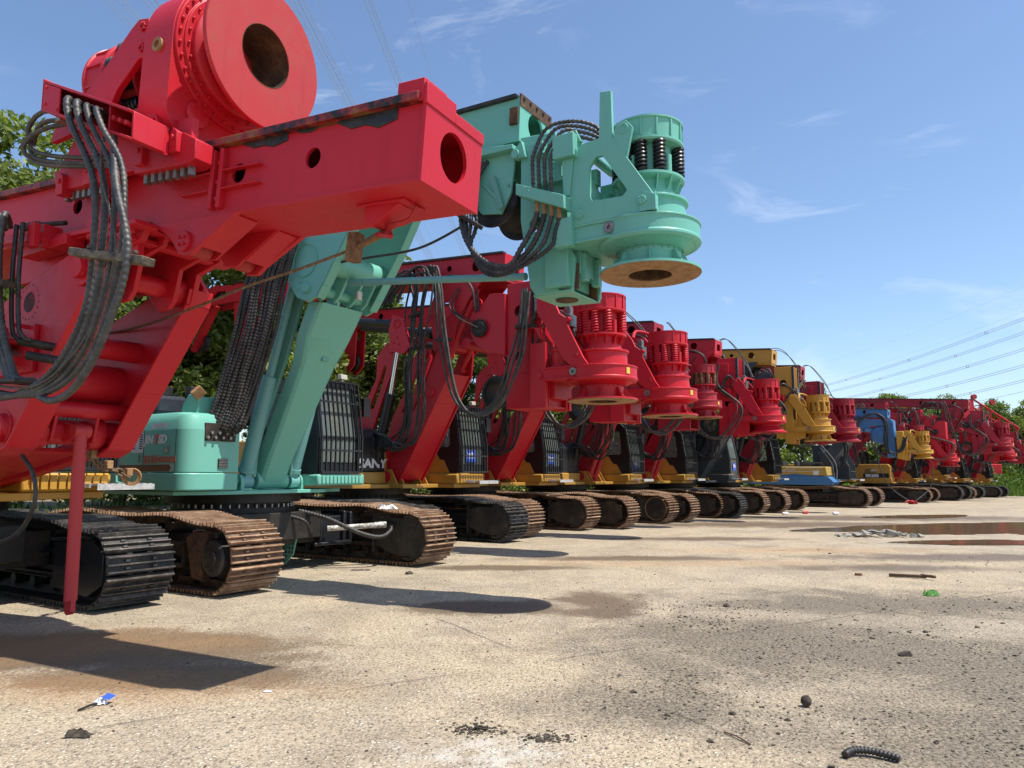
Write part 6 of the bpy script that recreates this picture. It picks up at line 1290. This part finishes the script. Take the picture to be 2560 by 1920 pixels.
# ------------------------------------------------------------------ power lines
M['wire'] = plain('aluminium_conductor', (.34, .39, .46), .6, .2)
def power_line(label, x, y, z, pts, r=.016, sl=0., k=0., spacers=(), t1=420, t0=-40):
    """a bundle of conductors running away from the yard through (x, y, z); pts are offsets across and up"""
    d = Vector((.065, 1, 0)).normalized(); cross = Vector((d.y, -d.x, 0)); e = empty('power_line', (x, y, 0)); tag(e, label, 'power line', 'power lines crossing overhead')
    at = lambda t, o: d * t + cross * o[0] + Vector((0, 0, z + o[1] + sl * t + k * t * t))
    for o in pts: MB().tube([at(t0 + (t1 - t0) * i / 50, o) for i in range(51)], r, 5, smooth=False).build('conductor', 'wire', e)
    for t in spacers:
        s = MB(); c = [at(t, o) for o in pts]
        for i in range(len(c)): s.cyl(c[i], c[(i + 1) % len(c)], r * 1.8, 6)
        for q in c: s.cyl(q - d * .08, q + d * .08, r * 3.2, 6)
        s.build('spacer', 'wire', e)
q4 = [(-.2, 0), (.2, 0), (.2, .4), (-.2, .4)]
power_line('leftmost overhead bundle of wires, left of the red gear case', -31.2, 53.2, 38, [(-.2, 0), (.15, 0), (.62, .2), (.85, .5), (1.05, .1)], .022, -.05, .00008)
power_line('overhead wire bundle with a ring spacer just left of the red gear case', -28.1, 53.2, 38, [(-.35, 0), (.1, 0), (.45, .1), (.1, .5)], .026, -.05, .00008, (-2.2,))
power_line('dense overhead wire bundle passing right of the round red flange', -18.1, 56.1, 40, [(-.1, 0), (.05, .2), (.3, 0), (.48, .3), (.62, .1), (.78, .3), (1.1, 0)], .02, -.05, .00008)
power_line('faint single overhead wire right of the dense bundle', -19.2, 67.7, 48, [(0, 0)], .016, -.05, .00008)
power_line('overhead bundle of three wires above the mast end block', -12.0, 56.1, 40, [(-.05, 0), (.2, .25), (.5, 0)], .024, -.05, .00008)
power_line('faint single overhead wire right of the mast end block', -10.2, 67.7, 48, [(0, 0)], .016, -.05, .00008)
RQ = [(-.25, 0), (.25, 0), (.25, .5), (-.25, .5)]
for lab, x, y, z, sp, pts in (('highest of the spaced wire bundles in the right hand sky', 107.9, 153.2, 34, (14, 52, 98, 150), RQ), ('second highest of the spaced wire bundles in the right hand sky', 118.5, 168.6, 34, (30, 78, 130), RQ), ('third of the spaced wire bundles in the right hand sky', 117.7, 167.8, 30, (24, 76, 128), RQ),
                  ('fourth spaced wire bundle, low above the level red mast', 116.5, 166.7, 26, (34, 86), RQ), ('fifth spaced wire bundle, low above the lattice boom', 134.9, 193.4, 26, (26, 80), RQ), ('lowest twin wires touching the lattice boom top', 151.8, 218, 26, (), [(-.3, 0), (.3, .3)]),
                  ('faint thin wire highest in the right hand sky', 168, 240, 63, (), [(0, 0)]), ('faint thin wire just above the spaced bundles', 140, 200, 46, (), [(0, 0)])):
    power_line(lab, x, y, z, pts, .026 if len(pts) > 1 else .016, -.025, .00022, sp, 330, -60)

# ------------------------------------------------------------------ things lying about
def rock(mb, c, r, rg, flat=.6):
    import itertools
    n = 7; vs = []; rot = Matrix.Rotation(rg.uniform(0, 6.28), 3, Vector((rg.gauss(0, 1), rg.gauss(0, 1), rg.gauss(0, 1))))
    for x, y, z in itertools.product((-1, 1), repeat=3):
        v = Vector((x * rg.uniform(.5, 1), y * rg.uniform(.4, .9), z * rg.uniform(.35, .75))); v = rot @ v; vs.append(Vector(c) + Vector((v.x * r, v.y * r, v.z * r * flat)))
    mb.add(vs, [(0, 1, 3, 2), (4, 6, 7, 5), (0, 4, 5, 1), (2, 3, 7, 6), (0, 2, 6, 4), (1, 5, 7, 3)]); return mb
M['clod'] = twotone('dark_earth_clod', (.03, .024, .018), (.11, .085, .06), 20, .35, .7, .95, 0, None, .6)
M['stone'] = twotone('pale_concrete_rubble', (.16, .145, .12), (.40, .37, .32), 7, .35, .7, .9, 0, None, .6)
M['wood'] = twotone('weathered_wood', (.07, .04, .022), (.2, .13, .075), 9, .35, .7, .9, 0, None, .5, (1, 6, 6))
M['rag'] = twotone('green_plastic_rag', (.07, .22, .03), (.12, .33, .06), 14, .35, .7, .5)
rg = random.Random(31); mb = MB()
for i in range(3800):                                                # loose crumbs of earth and stone
    if i < 3000:
        c = rg.choice([(2.0, 7.9, .5, .5), (2.2, 8.8, .8, .5), (2.4, 6.6, .8, .7), (3.9, 5.3, .5, .5), (4.2, 6.4, .9, .6), (3.6, 7.3, 1.0, .6), (4.9, 9.0, 1.6, .7), (2.9, 4.6, .8, .4), (1.2, 5.6, .7, .5), (-.2, 4.7, .15, .1), (.2, 4.55, .12, .08), (1.6, 4.9, .8, .5)]); x, y = rg.gauss(c[0], c[2] * .6), rg.gauss(c[1], c[3] * .6)
    else: x, y = rg.uniform(-4, 7), rg.uniform(2.6, 15); x *= y / 7
    if y < 2.4: continue
    s = .003 + .007 * rg.random() ** 3 + (.014 * rg.random() if rg.random() < .03 else 0); rock(mb, (x, y, s * .2), s * (1 + .05 * y), rg, .6)
tag(mb.build('gravel', 'clod', None, 0), 'dark crumbs of earth and grit strewn over the concrete', 'gravel', kind='stuff')
mb = MB()
for i in range(500):
    x, y = rg.uniform(-4, 6), rg.uniform(2.6, 10); x *= y / 7; s = .004 + .008 * rg.random() ** 2; rock(mb, (x, y, s * .2), s, rg, .5)
tag(mb.build('gravel', 'stone', None, 0), 'pale pebbles scattered over the concrete', 'gravel', kind='stuff')
mb = MB()
for i in range(420):
    a = rg.uniform(0, 1); x, y = -17 + 12 * a + rg.gauss(0, .8), 15.5 + 11 * a + rg.gauss(0, .7); s = rg.uniform(.03, .11); rock(mb, (x, y, gz(x, y) + s * .2), s, rg)
tag(mb.build('gravel', 'stone', None, 0), 'loose stones on the earth bank behind the first rigs', 'gravel', kind='stuff')
for i in range(34):                                                  # broken concrete
    x, y = 9.25 + rg.gauss(0, .5), 18.9 + rg.gauss(0, .3); s = rg.uniform(.05, .15)
    o = rock(MB(), (0, 0, 0), s, rg, .55).build('concrete_chunk', 'stone', None, 0); o.location = (x, y, s * .18 + max(0, .1 - .1 * abs(x - 9.25))); tag(o, 'broken grey concrete chunk in the rubble pile beside the muddy puddle', 'rubble', 'chunks of the rubble pile')
rg2 = random.Random(3); b = MB(); b.lathe([(0, -1), (.38, -.92), (.71, -.71), (.92, -.38), (1, 0), (.92, .38), (.71, .71), (.38, .92), (0, 1)], n=18); b.v = [tuple(Vector(p) * .035 * (1 + rg2.uniform(-.06, .06))) for p in b.v]
o = b.build('ball', 'clod'); o.location = (1.96, 5.15, .038); tag(o, 'small black round ball lying alone on the concrete', 'ball')
o = MB().tube([(1.81, 4.24, .02), (1.87, 4.28, .03), (1.97, 4.27, .03), (2.08, 4.18, .022)], .021, 9, .03, .2, .02).build('hose_scrap', 'hose', None, 80); tag(o, 'short curved piece of black hose near the bottom right', 'hose')
t = MB(); t.bar((5.72, 11.5, .03), (6.15, 11.25, .035), .06, .045); t.bar((6.1, 11.3, .05), (6.2, 11.1, .05), .05, .04); tag(t.build('timber', 'wood', None, bevel=.006), 'long brown timber stick lying on the concrete at right', 'timber')
tag(MB().tube([(1.27, 4.65, .006), (1.32, 4.55, .012), (1.36, 4.44, .006)], .0045, 6).build('twig', 'wood'), 'thin dark twig lying near the bottom centre right', 'twig')
def crumple(name, c, r, mat, lab, cat, seed, h=.4, n=7):
    g = random.Random(seed); vs = []; 
    for j in range(n):
        for i in range(n): vs.append((c[0] + (i / (n - 1) - .5) * 2 * r * g.uniform(.8, 1.1), c[1] + (j / (n - 1) - .5) * r * g.uniform(.8, 1.2), .004 + r * h * g.random() * (1 if 0 < i < n - 1 and 0 < j < n - 1 else .15)))
    o = MB().add(vs, [(j * n + i, j * n + i + 1, (j + 1) * n + i + 1, (j + 1) * n + i) for j in range(n - 1) for i in range(n - 1)]).build(name, mat, None, 0); tag(o, lab, cat); return o
w = crumple('wrapper', (-2.77, 5.2), .05, 'paper', 'white and blue crumpled wrapper on the concrete at lower left', 'litter', 1, .9); crumple_b = MB().add([(-2.76, 5.19, .05), (-2.70, 5.18, .035), (-2.69, 5.25, .045), (-2.75, 5.26, .06)], [(0, 1, 2, 3)]).build('print_patch', 'bluesign', w, 0); crumple_b.scale = (1, 1, 1)
tag(MB().tube([(-2.83, 5.05, .008), (-2.79, 5.12, .02), (-2.78, 5.18, .012)], .008, 6).build('strap', 'dark'), 'dark strap end lying beside the white and blue wrapper', 'strap')
crumple('cloth', (-2.56, 4.59), .08, 'clod', 'dark muddy cloth lying at the lower left', 'cloth', 2, .5)
crumple('rag', (5.36, 9.72), .10, 'rag', 'bright green crumpled plastic rag on the grit at right', 'rag', 3, .8)
crumple('scrap_paper', (-1.74, 5.49), .03, 'paper', 'small white paper scrap left of the middle foreground', 'paper', 4, .3)
crumple('rag', (-2.02, 12.15), .16, 'white', 'pale rag lying on top of the rusty track of the turquoise rig', 'rag', 5, .6).location = (0, 0, .98)
tag(MB().tube([(-.34, 4.69, .01), (-.28, 4.72, .02), (-.25, 4.67, .012), (-.2, 4.71, .02), (-.15, 4.68, .01), (-.22, 4.69, .018)], .006, 6).build('wire_scrap', 'clod'), 'dark twisted wire scrap in the middle foreground', 'wire')
for i, (x, y, s, lab, mt) in enumerate(((5.33, 11.66, .06, 'reddish brick bit lying left of the long timber', 'rust'), (2.52, 8.95, .05, 'dark lump of earth above the brown grit patch', 'clod'), (-1.6, 11.82, .06, 'dark bent scrap lying on the concrete left of the round shadow', 'clod'), (3.35, 6.55, .05, 'dark stone in the brown grit patch', 'clod'), (4.2, 4.55, .06, 'dark clod at the right foreground', 'clod'))):
    o = rock(MB(), (0, 0, 0), s, rg, .6).build('lump', mt, None, 0); o.location = (x, y, s * .2); tag(o, lab, 'lump')
for i, (x, y, lab) in enumerate(((10.53, 29.2, 'pale plastic bottle lying nearest the rusty tracks'), (11.6, 29.9, 'pinkish plastic bottle lying between two pale ones'), (12.5, 29.2, 'pale plastic bottle lying furthest right by the wet strip'))):
    o = MB().lathe([(0, 0), (.05, .0), (.055, .02), (.055, .2), (.02, .26), (.02, .29), (0, .29)], (0, 0, .055), (1, .3, .055), 12).build('bottle', 'paper' if i != 1 else 'strut'); o.location = (x, y, 0); tag(o, lab, 'bottle')
# chain with shackles hanging by the step of the near rig
e = empty('chain', (-7.24, 8.88, 0), 57); tag(e, 'rusty chain with square shackle bolts, hanging above the silver step', 'chain')
pa = spline([(.35, -3.2, 1.80), (.6, -3.05, 1.70), (.8, -2.85, 1.62), (1.05, -2.7, 1.58), (1.25, -2.6, 1.52)], .1)
for i in range(len(pa) - 1):
    m_ = MB(); d_ = (pa[i + 1] - pa[i]); c = (pa[i] + pa[i + 1]) / 2; up = Vector((0, 0, 1)) if i % 2 else Vector((.7, .7, 0)); u = d_.normalized(); v_ = (up - u * up.dot(u)).normalized()
    m_.tube([c + u * .075 * math.cos(a) + v_ * .035 * math.sin(a) for a in [2 * PI * k / 12 for k in range(13)]], .014, 6, smooth=False); m_.build('chain_link', 'rope', e)
for i in (3, 6, 9):
    if i < len(pa): MB().box(pa[i].x - .035, pa[i].x + .035, pa[i].y - .035, pa[i].y + .035, pa[i].z + .0, pa[i].z + .09).build('shackle_bolt', 'rust_tan', e, bevel=.008)
MB().lathe([(.06, -.03), (.10, -.04), (.10, .04), (.06, .03)], (1.32, -2.55, 1.51), (1.6, -2.2, 1.55), 20, True).build('eye_ring', 'rust_tan', e)
# coil of old hose on the bank
e = MB()
for i in range(16):
    cx, cy = -10.6 + rg.gauss(0, .35), 17.6 + rg.gauss(0, .3); r_ = rg.uniform(.35, .85); z0 = gz(-10.6, 17.6) + .04
    e.tube([(cx + r_ * 1.5 * math.cos(a), cy + r_ * math.sin(a), z0 + .08 * rg.random() + .10 * max(0, math.sin(a * 1.5))) for a in [2 * PI * k / 14 for k in range(rg.randint(9, 15))]], .02, 6)
tag(e.build('hose_coil', 'hose_grey'), 'tangled coil of old grey hose on the bank behind the tracks', 'hose coil')
# red hook block let down on cables from the SR205 machine
e = empty('hook_block', (21.2, 39.8, 0)); tag(e, 'red hook block lying on the ground at the end of two slack cables', 'hook')
h = MB(); rock(h, (0, 0, .1), .18, rg); rock(h, (.25, 0, .09), .16, rg); h.tube([(-.3, 0, .08), (-.15, .02, .16), (.1, 0, .12)], .05, 7); h.build('hook', 'red_worn', e)
MB().tube([(0, 0, .12), (-.9, .3, .9), (-1.25, .6, 2.0), (-1.2, .8, 2.9)], .02, 6).tube([(.2, 0, .12), (1.2, .2, .9), (1.5, .4, 2.0), (1.3, .5, 2.9)], .02, 6).build('cable', 'hose', e)
